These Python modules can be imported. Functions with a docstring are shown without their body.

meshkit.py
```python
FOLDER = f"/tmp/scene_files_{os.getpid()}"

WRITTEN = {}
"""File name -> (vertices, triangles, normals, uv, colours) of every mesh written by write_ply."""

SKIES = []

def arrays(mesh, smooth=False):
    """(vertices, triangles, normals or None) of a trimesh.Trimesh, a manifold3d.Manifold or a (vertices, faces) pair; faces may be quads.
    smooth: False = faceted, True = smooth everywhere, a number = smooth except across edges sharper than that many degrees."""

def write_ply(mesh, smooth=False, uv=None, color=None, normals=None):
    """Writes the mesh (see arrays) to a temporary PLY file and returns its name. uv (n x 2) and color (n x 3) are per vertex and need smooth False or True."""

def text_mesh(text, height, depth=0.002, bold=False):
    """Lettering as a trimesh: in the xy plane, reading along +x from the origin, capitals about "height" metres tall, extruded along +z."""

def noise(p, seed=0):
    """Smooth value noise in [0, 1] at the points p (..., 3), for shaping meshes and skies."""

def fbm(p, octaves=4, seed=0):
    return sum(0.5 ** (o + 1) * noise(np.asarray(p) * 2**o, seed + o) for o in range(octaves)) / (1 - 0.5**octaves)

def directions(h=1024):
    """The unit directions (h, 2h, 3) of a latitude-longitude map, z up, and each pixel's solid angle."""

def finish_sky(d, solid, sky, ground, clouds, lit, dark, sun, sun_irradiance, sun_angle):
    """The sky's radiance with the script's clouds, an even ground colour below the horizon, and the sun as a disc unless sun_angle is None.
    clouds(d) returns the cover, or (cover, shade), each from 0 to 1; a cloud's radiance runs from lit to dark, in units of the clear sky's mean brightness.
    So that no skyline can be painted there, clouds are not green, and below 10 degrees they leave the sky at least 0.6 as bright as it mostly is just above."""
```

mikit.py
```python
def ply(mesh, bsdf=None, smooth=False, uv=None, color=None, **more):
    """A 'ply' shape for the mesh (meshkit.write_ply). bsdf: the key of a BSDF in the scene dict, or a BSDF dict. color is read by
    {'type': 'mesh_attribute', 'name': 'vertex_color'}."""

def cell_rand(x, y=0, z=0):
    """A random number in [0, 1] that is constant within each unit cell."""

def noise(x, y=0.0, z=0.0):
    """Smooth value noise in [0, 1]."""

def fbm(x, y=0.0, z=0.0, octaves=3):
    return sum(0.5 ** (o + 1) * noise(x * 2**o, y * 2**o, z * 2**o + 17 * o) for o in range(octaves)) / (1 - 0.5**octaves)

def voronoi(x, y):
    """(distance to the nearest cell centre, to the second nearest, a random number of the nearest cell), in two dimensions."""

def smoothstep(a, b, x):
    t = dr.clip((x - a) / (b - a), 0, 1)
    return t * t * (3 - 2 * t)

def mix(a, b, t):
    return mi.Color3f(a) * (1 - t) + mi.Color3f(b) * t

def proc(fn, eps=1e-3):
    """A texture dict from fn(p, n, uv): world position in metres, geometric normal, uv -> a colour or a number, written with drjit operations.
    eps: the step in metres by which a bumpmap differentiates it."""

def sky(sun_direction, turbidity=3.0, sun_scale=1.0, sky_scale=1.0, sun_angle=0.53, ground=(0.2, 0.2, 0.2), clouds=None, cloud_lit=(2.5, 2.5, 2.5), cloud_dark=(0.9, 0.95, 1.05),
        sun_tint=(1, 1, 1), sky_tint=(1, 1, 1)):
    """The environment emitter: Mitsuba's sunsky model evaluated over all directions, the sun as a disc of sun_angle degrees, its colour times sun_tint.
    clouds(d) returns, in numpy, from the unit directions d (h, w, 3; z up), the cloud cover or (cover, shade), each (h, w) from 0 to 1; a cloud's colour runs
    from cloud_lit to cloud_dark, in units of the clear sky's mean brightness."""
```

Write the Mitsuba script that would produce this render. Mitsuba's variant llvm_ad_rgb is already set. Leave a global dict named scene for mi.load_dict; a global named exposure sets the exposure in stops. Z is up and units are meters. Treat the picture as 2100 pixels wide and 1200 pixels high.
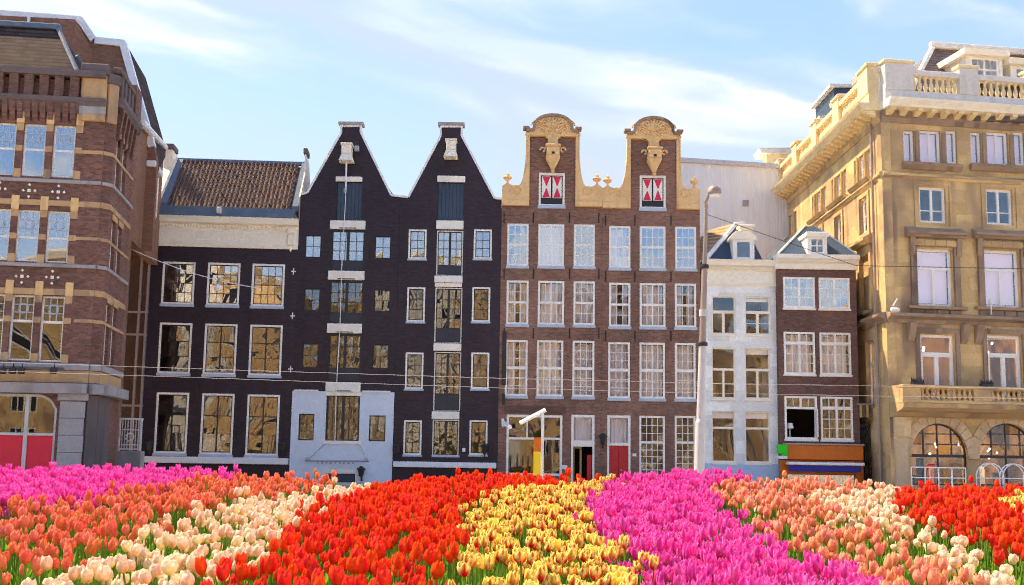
import math, random
import numpy as np, trimesh, mitsuba as mi, drjit as dr
from shapely.geometry import Polygon, box as sbox
from shapely.ops import unary_union
import mikit, meshkit
from mikit import proc, noise, fbm, voronoi, cell_rand, smoothstep, mix

T = mi.ScalarTransform4f
scene, labels = {}, {}
rng = np.random.default_rng(7)

# ------------------------------------------------------------------ camera, sky, exposure
FOC = 2370.0                       # focal length for a 2100 px wide picture
PITCH, ROLL, EYE = math.radians(7.9), math.radians(0.9), 1.7
fwd = np.array([0, math.cos(PITCH), math.sin(PITCH)])
r0, u0_ = np.array([1.0, 0, 0]), np.array([0, -math.sin(PITCH), math.cos(PITCH)])
RIGHT = math.cos(ROLL) * r0 + math.sin(ROLL) * u0_
UP = -math.sin(ROLL) * r0 + math.cos(ROLL) * u0_
CAM = np.array([0, 0, EYE])
scene['camera'] = {'type': 'perspective', 'fov': 2 * math.degrees(math.atan(1050 / FOC)), 'fov_axis': 'x', 'near_clip': 0.1, 'far_clip': 2000.0,
                   'to_world': T().look_at(origin=CAM.tolist(), target=(CAM + fwd).tolist(), up=UP.tolist())}


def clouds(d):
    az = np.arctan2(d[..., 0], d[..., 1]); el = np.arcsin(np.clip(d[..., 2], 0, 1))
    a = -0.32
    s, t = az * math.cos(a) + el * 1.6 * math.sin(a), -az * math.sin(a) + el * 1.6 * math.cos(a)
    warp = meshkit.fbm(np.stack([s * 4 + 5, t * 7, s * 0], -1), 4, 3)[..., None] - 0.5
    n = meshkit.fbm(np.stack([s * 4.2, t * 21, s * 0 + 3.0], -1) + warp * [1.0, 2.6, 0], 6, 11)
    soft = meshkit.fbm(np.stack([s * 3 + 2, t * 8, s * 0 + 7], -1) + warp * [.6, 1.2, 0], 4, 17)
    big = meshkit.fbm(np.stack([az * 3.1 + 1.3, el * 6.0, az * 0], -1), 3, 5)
    far = meshkit.noise(np.stack([d[..., 0] * .8 + 3.2, d[..., 1] * .8 + 7.5, d[..., 2] * .5], -1), 59)  # offsets picked so the veil thins behind the view, for bluer window reflections
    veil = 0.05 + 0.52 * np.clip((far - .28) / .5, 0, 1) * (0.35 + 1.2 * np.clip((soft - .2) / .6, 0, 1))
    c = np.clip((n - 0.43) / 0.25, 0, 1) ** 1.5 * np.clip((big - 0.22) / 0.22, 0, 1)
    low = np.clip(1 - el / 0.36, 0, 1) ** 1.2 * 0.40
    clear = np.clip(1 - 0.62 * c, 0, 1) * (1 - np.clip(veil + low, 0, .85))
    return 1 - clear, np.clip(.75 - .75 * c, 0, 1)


SUN = (-0.62, 0.32, 0.90)
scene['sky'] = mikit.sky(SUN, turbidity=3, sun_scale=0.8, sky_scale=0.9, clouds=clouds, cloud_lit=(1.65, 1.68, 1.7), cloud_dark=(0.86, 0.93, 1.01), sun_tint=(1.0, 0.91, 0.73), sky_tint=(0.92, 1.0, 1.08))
exposure = 3.1

# ------------------------------------------------------------------ helpers
count = {}


def key_for(name):
    """The next free key: chair, chair_001, chair_002 ..."""
    n = count.get(name, 0); count[name] = n + 1
    return name if n == 0 else f'{name}_{n:03d}'


def add(name, mesh, mat, parent=None, smooth=False, label=None, kind=None, cat=None, group=None, **kw):
    k = key_for((parent + '__' if parent else '') + name)
    scene[k] = mikit.ply(mesh, mat, smooth=smooth, **kw)
    tag(k, label, cat, group, kind)
    return k


def tag(k, label=None, cat=None, group=None, kind=None):
    e = {a: b for a, b in (('label', label), ('category', cat), ('group', group), ('kind', kind)) if b}
    if e:
        labels[k] = {**labels.get(k, {}), **e}


def thing(name, label, cat, group=None):
    k = key_for(name); tag(k, label, cat, group); return k


def ray(px, py):
    d = fwd + (px - 1050) / FOC * RIGHT + (600 - py) / FOC * UP
    return d / np.linalg.norm(d)


def at(px, py, dist):
    """The point at depth y = dist that the photograph shows at a pixel."""
    d = ray(px, py)
    return CAM + d * (dist / d[1])


class Frame:
    """A facade: u to the right along it, d into the building, z up."""

    def __init__(s, origin, yaw):
        s.o = np.array([origin[0], origin[1], 0.0])
        s.U = np.array([math.cos(yaw), math.sin(yaw), 0]); s.D = np.array([-math.sin(yaw), math.cos(yaw), 0])
        s.M = np.eye(4); s.M[:3, 0], s.M[:3, 1], s.M[:3, 3] = s.U, s.D, s.o

    def uz(s, px, py, d=0.0):
        r = ray(px, py)
        t = (d - (CAM - s.o) @ s.D) / (r @ s.D)
        p = CAM + r * t - s.o
        return float(p @ s.U), float(p[2])

    def L(s, pts, d=0.0):
        return [s.uz(x, y, d) for x, y in pts]

    def R(s, x0, y0, x1, y1, d=0.0):
        xm, ym = (x0 + x1) / 2, (y0 + y1) / 2
        return s.uz(x0, ym, d)[0], s.uz(x1, ym, d)[0], s.uz(xm, y1, d)[1], s.uz(xm, y0, d)[1]

    def shifted(s, u, d=0.0, yaw=0.0):
        o = s.o + s.U * u + s.D * d
        f = Frame((o[0], o[1]), math.atan2(s.U[1], s.U[0]) + yaw)
        return f


_cv = np.array([[x, y, z] for x in (0, 1) for y in (0, 1) for z in (0, 1)], float)
_cf = np.array([[0, 1, 3], [0, 3, 2], [4, 6, 7], [4, 7, 5], [0, 4, 5], [0, 5, 1], [2, 3, 7], [2, 7, 6], [0, 2, 6], [0, 6, 4], [1, 5, 7], [1, 7, 3]])


def _chamfer_topology():
    a = np.array([-1, 1.0])
    pts = []
    for x in a:
        for y in a:
            for z in a:
                for k in range(3):
                    p = np.array([x, y, z]) * 1.0
                    q = p * 0.8; q[k] = p[k]
                    pts.append(q)
    pts = np.array(pts)
    h = trimesh.convex.convex_hull(pts)
    idx = [int(np.argmin(((pts - v) ** 2).sum(1))) for v in h.vertices]
    return np.sign(pts), np.array([np.argmax(np.abs(p)) for p in pts]), np.array(idx)[h.faces]


_ts, _tk, _tf = _chamfer_topology()


class MB:
    """Collects pieces in a facade's (u, d, z) or in world coordinates and makes them one mesh."""

    def __init__(s, fr=None):
        s.fr, s.v, s.f, s.n = fr, [], [], 0

    def raw(s, v, f):
        s.v.append(np.asarray(v, float)); s.f.append(np.asarray(f) + s.n); s.n += len(v); return s

    def box(s, u0, u1, d0, d1, z0, z1, ch=0.0):
        lo, hi = np.array([min(u0, u1), min(d0, d1), min(z0, z1)]), np.array([max(u0, u1), max(d0, d1), max(z0, z1)])
        if ch <= 0:
            return s.raw(lo + _cv * (hi - lo), _cf)
        c, h = (lo + hi) / 2, (hi - lo) / 2
        inset = np.full((24, 3), min(ch, h.min() * 0.8)); inset[np.arange(24), _tk] = 0
        return s.raw(c + _ts * (h - inset), _tf)

    def poly(s, pts, d0, d1, holes=()):
        g = pts if hasattr(pts, 'geom_type') else Polygon(pts, holes)
        for q in getattr(g, 'geoms', [g]):
            if q.is_empty or q.area < 1e-6:
                continue
            m = trimesh.creation.extrude_polygon(q, d1 - d0, engine='earcut')
            v = np.array(m.vertices)
            s.raw(np.stack([v[:, 0], d1 - v[:, 2], v[:, 1]], 1), np.array(m.faces))
        return s

    def lathe(s, c, profile, n=14):
        """profile [(radius, z)] turned about the upright line through c = (u, d, z)."""
        p = np.asarray(profile, float); a = np.arange(n) * 2 * np.pi / n
        v = np.stack([p[:, :1] * np.cos(a), p[:, :1] * np.sin(a), np.repeat(p[:, 1:], n, 1)], -1).reshape(-1, 3) + np.asarray(c)
        f = []
        for i in range(len(p) - 1):
            for j in range(n):
                A, Bq, C, Dq = i * n + j, i * n + (j + 1) % n, (i + 1) * n + (j + 1) % n, (i + 1) * n + j
                f += [[A, Bq, C], [A, C, Dq]]
        k = len(v); v = np.vstack([v, [np.asarray(c) + [0, 0, p[0, 1]], np.asarray(c) + [0, 0, p[-1, 1]]]])
        e = (len(p) - 1) * n
        for j in range(n):
            f += [[k, (j + 1) % n, j], [k + 1, e + j, e + (j + 1) % n]]
        return s.raw(v, f)

    def tube(s, pts, r, sides=7):
        p = np.asarray(pts, float)
        t = np.gradient(p, axis=0); t /= np.linalg.norm(t, axis=1, keepdims=True) + 1e-12
        ref = np.array([0, 0, 1.0]) if abs(t[:, 2]).mean() < 0.8 else np.array([1.0, 0, 0])
        a = np.cross(t, ref); a /= np.linalg.norm(a, axis=1, keepdims=True) + 1e-12
        b = np.cross(t, a); w = np.arange(sides) * 2 * np.pi / sides
        rr = np.broadcast_to(np.asarray(r, float), (len(p),))
        v = (p[:, None] + rr[:, None, None] * (np.cos(w)[None, :, None] * a[:, None] + np.sin(w)[None, :, None] * b[:, None])).reshape(-1, 3)
        f = []
        for i in range(len(p) - 1):
            for j in range(sides):
                A, Bq, C, Dq = i * sides + j, i * sides + (j + 1) % sides, (i + 1) * sides + (j + 1) % sides, (i + 1) * sides + j
                f += [[A, C, Bq], [A, Dq, C]]
        k = len(v); v = np.vstack([v, p[:1], p[-1:]]); e = (len(p) - 1) * sides
        for j in range(sides):
            f += [[k, j, (j + 1) % sides], [k + 1, e + (j + 1) % sides, e + j]]
        return s.raw(v, f)

    def quad(s, a, b, c, d):
        return s.raw([a, b, c, d], [[0, 1, 2], [0, 2, 3]])

    def prof(s, u0, u1, profile):
        """A moulding: profile [(d, z)] as a closed polygon drawn out along u."""
        p = np.asarray(profile, float); n = len(p)
        v = np.vstack([np.c_[np.full(n, u0), p], np.c_[np.full(n, u1), p]])
        f = []
        tri = trimesh.creation.triangulate_polygon(Polygon(p), engine='earcut')
        pv, pf = tri
        idx = np.array([int(np.argmin(((p - q) ** 2).sum(1))) for q in pv])[np.asarray(pf)]
        for a, b, c in idx:
            f += [[a, c, b], [a + n, b + n, c + n]]
        area = 0.5 * np.sum(p[:, 0] * np.roll(p[:, 1], -1) - np.roll(p[:, 0], -1) * p[:, 1])
        for i in range(n):
            j = (i + 1) % n
            f += [[i, j, j + n], [i, j + n, i + n]] if area < 0 else [[i, j + n, j], [i, i + n, j + n]]
        return s.raw(v, f)

    def mesh(s):
        v, f = np.vstack(s.v), np.vstack(s.f)
        if s.fr is not None:
            v = v @ s.fr.M[:3, :3].T + s.fr.M[:3, 3]
        m = trimesh.Trimesh(v, f, process=False)
        return m

    def build(s, name, mat, parent=None, **kw):
        return add(name, s.mesh(), mat, parent, **kw)


# ------------------------------------------------------------------ materials
def bsdf(name, color, rough=0.6, spec=0.4, **kw):
    col = {'type': 'rgb', 'value': list(color)} if isinstance(color, (tuple, list)) else color
    scene[name] = {'type': 'twosided', 'b': {'type': 'principled', 'base_color': col, 'roughness': rough, 'specular': spec, **kw}}


def wall_u(p, n):
    return p.x * (-n.y) + p.y * n.x


def brick(base, mortar, var=0.35, stain=0.35, bl=0.23, bh=0.072, joint=0.12):
    base, mortar = mi.Color3f(base), mi.Color3f(mortar)

    def fn(p, n, uv):
        u, z = wall_u(p, n), p.z
        row = dr.floor(z / bh)
        a = u / bl + 0.5 * (row - 2 * dr.floor(row / 2))
        c = cell_rand(dr.floor(a), row, 5)
        fu, fz = a - dr.floor(a), z / bh - row
        m = dr.maximum(1 - smoothstep(0.0, joint * 1.6, fz), 1 - smoothstep(0.0, joint * 0.5, fu))
        big = fbm(u * 0.5, z * 0.35, 3.0, 4)
        streak = noise(u * 2.2, z * 0.25, 8.0)
        fine = noise(u * 9, z * 22, 1.0)
        k = (1 - var / 2 + var * c) * (1 - stain * 0.7 + 1.4 * stain * big) * (0.9 + 0.2 * streak) * (0.82 + 0.36 * fine)
        hue = cell_rand(dr.floor(a), row, 9) - 0.5
        col = base * k * (1 + hue * mi.Color3f(0.22, 0.0, -0.1))
        return col * (1 - 0.75 * m) + mortar * (0.75 * m) * (0.7 + 0.6 * big)
    return proc(fn)


def plaster(base, dirt=(0.3, 0.25, 0.2), amount=0.25, scale=1.0, block=None, sooty=0.0):
    base, dirt = mi.Color3f(base), mi.Color3f(dirt)

    def fn(p, n, uv):
        u, z = wall_u(p, n), p.z
        b = fbm(u * 0.7 * scale, z * 0.5 * scale, p.y * 0.2, 4)
        s = noise(u * 3.2 * scale, z * 0.3 * scale, 4.0) * noise(u * 0.9, z * 0.6, 1.0)
        f = noise(u * 14, z * 14, p.y * 14)
        w = dr.clip(amount * (smoothstep(0.42, 0.75, b) + 1.3 * smoothstep(0.3, 0.6, s)), 0, 1)
        col = base * (0.9 + 0.2 * f) * (0.92 + 0.16 * b)
        if block:
            bw, bh = block
            row = dr.floor(z / bh); a = u / bw + 0.5 * (row - 2 * dr.floor(row / 2))
            col = col * (0.86 + 0.28 * cell_rand(dr.floor(a), row, 2))
        if sooty:
            w = dr.clip(w + sooty * smoothstep(0.45, 0.62, fbm(u * 0.45 + 7, z * 0.7, 2.0, 3)), 0, 0.9)
        return mix(col, dirt, w)
    return proc(fn)


bsdf('black_brick', brick((0.025, 0.0145, 0.023), (0.033, 0.022, 0.03), 0.45, 0.5), 0.55, 0.35)
bsdf('brown_brick', brick((0.205, 0.112, 0.085), (0.30, 0.23, 0.19), 0.5, 0.45), 0.8, 0.2)
bsdf('umber_brick', brick((0.14, 0.08, 0.066), (0.15, 0.10, 0.09), 0.45, 0.35), 0.8, 0.2)
bsdf('bank_brick', brick((0.17, 0.088, 0.070), (0.17, 0.12, 0.11), 0.55, 0.4), 0.8, 0.2)
bsdf('gable_brick', brick((0.23, 0.12, 0.082), (0.2, 0.13, 0.1), 0.3, 0.3), 0.8, 0.2)
bsdf('white_paint', plaster((0.80, 0.78, 0.72), (0.55, 0.45, 0.33), 0.18), 0.45)
bsdf('cream_paint', plaster((0.84, 0.79, 0.67), (0.62, 0.50, 0.32), 0.18), 0.5)
bsdf('cornice_sunlit_cream', plaster((0.80, 0.66, 0.38), (0.5, 0.36, 0.18), 0.3), 0.6)  # cream with the yellow of the sunlit side painted in
bsdf('window_white', plaster((0.80, 0.79, 0.76), (0.55, 0.5, 0.42), 0.12), 0.4)
bsdf('white_stucco', plaster((0.78, 0.80, 0.80), (0.5, 0.5, 0.48), 0.12, block=(1.1, 0.62)), 0.7, 0.2)
bsdf('blue_stucco', plaster((0.62, 0.71, 0.84), (0.5, 0.57, 0.66), 0.08), 0.6, 0.25)
bsdf('plinth_blue', plaster((0.42, 0.55, 0.75), (0.3, 0.35, 0.45), 0.2), 0.6, 0.25)
bsdf('sill_sky_lead_blue', plaster((0.42, 0.50, 0.62), (0.3, 0.33, 0.4), 0.2), 0.5)  # sills: blue sky light painted into the colour; window leads: own blue-grey
bsdf('sandstone', plaster((0.76, 0.52, 0.26), (0.45, 0.27, 0.12), 0.35, 1.6), 0.8, 0.15)
bsdf('ochre_stone', plaster((0.52, 0.34, 0.18), (0.27, 0.19, 0.14), 0.45, 1.4), 0.8, 0.15)
bsdf('grey_stone', plaster((0.36, 0.34, 0.35), (0.2, 0.18, 0.18), 0.3, 1.4), 0.75, 0.2)
bsdf('dark_stone', plaster((0.15, 0.12, 0.125), (0.08, 0.07, 0.07), 0.4, 1.4), 0.75, 0.2)
bsdf('hotel_stone', plaster((0.62, 0.44, 0.21), (0.25, 0.17, 0.125), 0.30, 0.8, block=(1.25, 0.62), sooty=0.42), 0.85, 0.12)
bsdf('hotel_trim', plaster((0.34, 0.245, 0.175), (0.14, 0.10, 0.08), 0.5, 1.2), 0.85, 0.12)
bsdf('hotel_base', plaster((0.62, 0.47, 0.29), (0.36, 0.25, 0.16), 0.35, 1.0, block=(1.1, 0.55)), 0.85, 0.12)
bsdf('parapet_white', plaster((0.68, 0.64, 0.60), (0.5, 0.42, 0.3), 0.25), 0.7, 0.2)
bsdf('window_black', (0.018, 0.016, 0.02), 0.35)
bsdf('shutter_blue', plaster((0.035, 0.06, 0.10), (0.02, 0.04, 0.06), 0.3), 0.45)
bsdf('panel_dark', plaster((0.025, 0.028, 0.045), (0.02, 0.02, 0.03), 0.3), 0.4)
bsdf('lead', plaster((0.10, 0.145, 0.22), (0.17, 0.20, 0.25), 0.35, 2.0), 0.65, 0.25)
bsdf('slate_blue', plaster((0.045, 0.075, 0.125), (0.075, 0.10, 0.14), 0.35, 2.0), 0.7, 0.2)
bsdf('roof_tile', plaster((0.17, 0.10, 0.075), (0.08, 0.05, 0.045), 0.4, 2.5), 0.35, 0.5)
bsdf('tile_gold', plaster((0.42, 0.29, 0.15), (0.25, 0.16, 0.09), 0.4, 2.0), 0.6)
bsdf('iron', (0.022, 0.02, 0.024), 0.45)
bsdf('steel', (0.33, 0.34, 0.38), 0.35, metallic=0.6)
bsdf('rail_white', (0.72, 0.74, 0.78), 0.35)
bsdf('interior', (0.03, 0.022, 0.018), 0.9, 0.1)  # near-black: the dimness of the rooms is painted into the colour
bsdf('warm_room', plaster((0.24, 0.16, 0.06), (0.06, 0.04, 0.02), 0.9, 1.5), 0.9, 0.1)
bsdf('curtain', plaster((0.70, 0.66, 0.67), (0.52, 0.47, 0.45), 0.3), 0.9, 0.1)
bsdf('blind', (0.86, 0.76, 0.86), 0.8, 0.1)
bsdf('blind_white', (0.8, 0.8, 0.82), 0.8, 0.1)
bsdf('red_paint', plaster((0.50, 0.012, 0.025), (0.3, 0.01, 0.015), 0.3), 0.35)
bsdf('shutter_red', (0.62, 0.02, 0.07), 0.4)
bsdf('poster_red', (0.72, 0.02, 0.05), 0.5)
bsdf('sign_orange', plaster((0.55, 0.13, 0.004), (0.5, 0.12, 0.004), 0.1), 0.5)
bsdf('sign_blue', (0.008, 0.014, 0.24), 0.5)
bsdf('sign_green', (0.01, 0.58, 0.01), 0.5)
bsdf('sign_yellow', (0.75, 0.55, 0.02), 0.5)
bsdf('sheet_grey', proc(lambda p, n, uv: mi.Color3f(0.80, 0.81, 0.81) * (0.86 + 0.12 * fbm(p.x * 0.4, p.z * 0.3, 0.0, 3) + 0.08 * noise(p.x * 3.0, p.z * 0.1, 2.0))), 0.5)
bsdf('pole_paint', plaster((0.33, 0.26, 0.24), (0.2, 0.14, 0.11), 0.3, 2.0), 0.45)
bsdf('pole_grey', plaster((0.55, 0.55, 0.58), (0.35, 0.33, 0.33), 0.3, 2.0), 0.5)
bsdf('gate_gold', (0.45, 0.33, 0.12), 0.5)


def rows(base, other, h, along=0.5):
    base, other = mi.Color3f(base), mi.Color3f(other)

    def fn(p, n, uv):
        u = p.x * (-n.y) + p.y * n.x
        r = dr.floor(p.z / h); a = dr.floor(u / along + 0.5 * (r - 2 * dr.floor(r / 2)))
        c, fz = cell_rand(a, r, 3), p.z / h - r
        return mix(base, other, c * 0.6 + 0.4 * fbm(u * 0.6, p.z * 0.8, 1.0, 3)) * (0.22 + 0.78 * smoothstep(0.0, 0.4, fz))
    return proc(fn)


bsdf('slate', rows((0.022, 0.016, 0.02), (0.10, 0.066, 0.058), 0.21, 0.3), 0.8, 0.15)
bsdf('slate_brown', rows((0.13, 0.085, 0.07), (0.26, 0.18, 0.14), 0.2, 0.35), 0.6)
for nm, ior in (('glass', 1.85), ('glass_sky', 3.0), ('glass_clear', 1.75), ('glass_thin', 1.5)):
    scene[nm] = {'type': 'thindielectric', 'int_ior': ior, 'ext_ior': 1.0}  # glass_sky: same glass, its sky reflection boosted for the upper floors
bsdf('asphalt', proc(lambda p, n, uv: mi.Color3f(0.34, 0.31, 0.27) * (0.7 + 0.6 * fbm(p.x * 0.5, p.y * 0.5, 0.0, 4)) * (0.85 + 0.3 * noise(p.x * 30, p.y * 30, 0.0))), 0.9, 0.2)


def paving(p, n, uv):
    r = dr.floor(p.y / 0.3); a = p.x / 0.6 + 0.5 * (r - 2 * dr.floor(r / 2))
    c = cell_rand(dr.floor(a), r, 1)
    j = dr.minimum(smoothstep(0, 0.04, p.y / 0.3 - r), smoothstep(0, 0.02, a - dr.floor(a)))
    return mi.Color3f(0.36, 0.33, 0.29) * (0.8 + 0.4 * c) * (0.4 + 0.6 * j)


bsdf('paving', proc(paving), 0.85, 0.2)
bsdf('soil', proc(lambda p, n, uv: mix((0.035, 0.028, 0.018), (0.03, 0.05, 0.014), fbm(p.x * 6, p.y * 6, 0.0, 3)) * (0.6 + 0.8 * noise(p.x * 40, p.y * 40, 0.0))), 0.95, 0.1)


# ------------------------------------------------------------------ windows and houses
YAW = [0.0]                        # how far a house's panes are canted in their sashes


def sheet(fr, u0, u1, d, z0, z1, amp, bulge, n=4):
    """One pane of old glass: a little tilted and a little domed."""
    a, b = rng.normal(0, amp, 2) + [YAW[0], 0]
    k1, k2, k3 = rng.normal(0, bulge, 3)
    t = np.linspace(-1, 1, n + 1)
    U, Z = np.meshgrid(t, t)
    hu, hz = (u1 - u0) / 2, (z1 - z0) / 2
    dd = a * U * hu + b * Z * hz + (k1 * U ** 2 + k2 * Z ** 2 + k3 * U * Z) * min(hu, hz)
    v = np.stack([(u0 + u1) / 2 + U * hu, d + dd, (z0 + z1) / 2 + Z * hz], -1).reshape(-1, 3)
    i, j = np.meshgrid(np.arange(n), np.arange(n)); q = (j * (n + 1) + i).ravel()
    f = np.vstack([np.c_[q, q + 1, q + n + 2], np.c_[q, q + n + 2, q + n + 1]])
    v = v @ fr.M[:3, :3].T + fr.M[:3, 3]
    return trimesh.Trimesh(v, f, process=False)


def folds(fr, u0, u1, d, z0, z1, waves, amp=0.035):
    n = max(8, int(waves * 6)); t = np.linspace(0, 1, n + 1)
    ph = rng.uniform(0, 6)
    dd = d + amp * np.sin(t * waves * 6.28 + ph + 0.8 * np.sin(t * 9 + ph))
    u = u0 + (u1 - u0) * t
    v = np.vstack([np.c_[u, dd, np.full(n + 1, z0)], np.c_[u, dd, np.full(n + 1, z1)]])
    i = np.arange(n)
    f = np.vstack([np.c_[i, i + 1, i + n + 2], np.c_[i, i + n + 2, i + n + 1]])
    return trimesh.Trimesh(v @ fr.M[:3, :3].T + fr.M[:3, 3], f, process=False)


def window(h, fr, r, lights, holes=None, fm='window_white', bm=None, fw=0.08, sb=0.05, glass='glass', bar=0.028, tilt=0.01, bulge=0.006,
           sill=None, sillh=0.11, curtain=None, proud=0.0, name='window', panes=True, label=None):
    """r = (u0, u1, z0, z1) of the outer frame; lights = [((fx0, fy0, fx1, fy1), columns, rows)] with fy from the top."""
    u0, u1, z0, z1 = r
    w = key_for(f'{h}__{name}')
    if label: tag(w, label)
    if holes is not None:
        holes.append(sbox(u0, z0, u1, z1))
    a0, a1, b0, b1 = u0 + fw, u1 - fw, z0 + fw, z1 - fw
    rects, bars = [], MB(fr)
    nbars = 0
    for (fx0, fy0, fx1, fy1), nc, nr in lights:
        p0, p1 = a0 + (a1 - a0) * fx0, a0 + (a1 - a0) * fx1
        q0, q1 = b1 - (b1 - b0) * fy1, b1 - (b1 - b0) * fy0
        rects.append(sbox(p0, q0, p1, q1))
        us, zs = np.linspace(p0, p1, nc + 1), np.linspace(q0, q1, nr + 1)
        for x in us[1:-1]:
            bars.box(x - bar / 2, x + bar / 2, sb + 0.012, sb + 0.052, q0, q1); nbars += 1
        for z in zs[1:-1]:
            bars.box(p0, p1, sb + 0.010, sb + 0.054, z - bar / 2, z + bar / 2); nbars += 1
        if panes:
            for i in range(nc):
                for j in range(nr):
                    add('pane', sheet(fr, us[i], us[i + 1], sb + 0.034, zs[j], zs[j + 1], tilt, bulge), glass, w, smooth=True)
    if not lights: rects.append(sbox(a0, b0, a1, b1))
    fpoly = sbox(u0 + 0.002, z0 + 0.002, u1 - 0.002, z1 - 0.002).difference(unary_union(rects))
    MB(fr).poly(fpoly, sb - proud, sb + 0.09).build('frame', fm, w)
    if nbars:
        bars.build('glazing_bars', bm or fm, w)
    if sill:
        MB(fr).box(u0 - 0.04, u1 + 0.04, -0.07, sb + 0.05, z0 - sillh, z0 + 0.004, 0.012).build('sill', sill, w)
    if curtain == 'folds':
        c = rng.random()
        if c < 0.7:
            add('curtain', folds(fr, a0, a1, sb + 0.45, b0, b1, 5 + rng.random() * 4), 'curtain', w, smooth=True)
        else:
            m = a0 + (a1 - a0) * (0.3 + 0.15 * rng.random())
            add('curtain', folds(fr, a0, m, sb + 0.45, b0, b1, 4), 'curtain', w, smooth=True)
            m = a0 + (a1 - a0) * (0.6 + 0.15 * rng.random())
            add('curtain', folds(fr, m, a1, sb + 0.45, b0, b1, 4), 'curtain', w, smooth=True)
    elif curtain:
        m, fy = curtain
        MB(fr).box(a0, a1, sb + 0.2, sb + 0.22, b1 - (b1 - b0) * fy, b1).build('blind', m, w)
    return w


def body(h, fr, outline, holes, mat, depth=9.0, thick=0.32, side_mat=None, roof=None, name='wall'):
    """The front wall with its openings, the closed shell behind it, and a dark room partition."""
    g = Polygon(outline).difference(unary_union(holes).buffer(0)) if holes else Polygon(outline)
    MB(fr).poly(g, 0, thick).build(name, mat, h)
    us = [p[0] for p in outline]
    u0, u1 = min(us), max(us)
    return u0, u1


def shell(h, fr, u0, u1, ztop, mat, depth=9.0, d0=0.32, rooms=True, floors=()):
    b = MB(fr)
    b.box(u0, u0 + 0.12, d0 + 0.002, depth, 0, ztop); b.box(u1 - 0.12, u1, d0 + 0.002, depth, 0, ztop)
    b.box(u0 + 0.13, u1 - 0.13, depth - 0.2, depth, 0, ztop); b.box(u0 + 0.13, u1 - 0.13, d0 + 0.002, depth - 0.21, ztop - 0.15, ztop)
    b.build('side_walls', mat, h)
    if rooms:
        c = MB(fr).box(u0 + 0.14, u1 - 0.14, 3.2, 3.3, 0.02, ztop - 0.16)
        for z in floors:
            c.box(u0 + 0.14, u1 - 0.14, d0 + 0.004, 3.19, z - 0.12, z)
        c.build('interior', 'interior', h)


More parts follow.
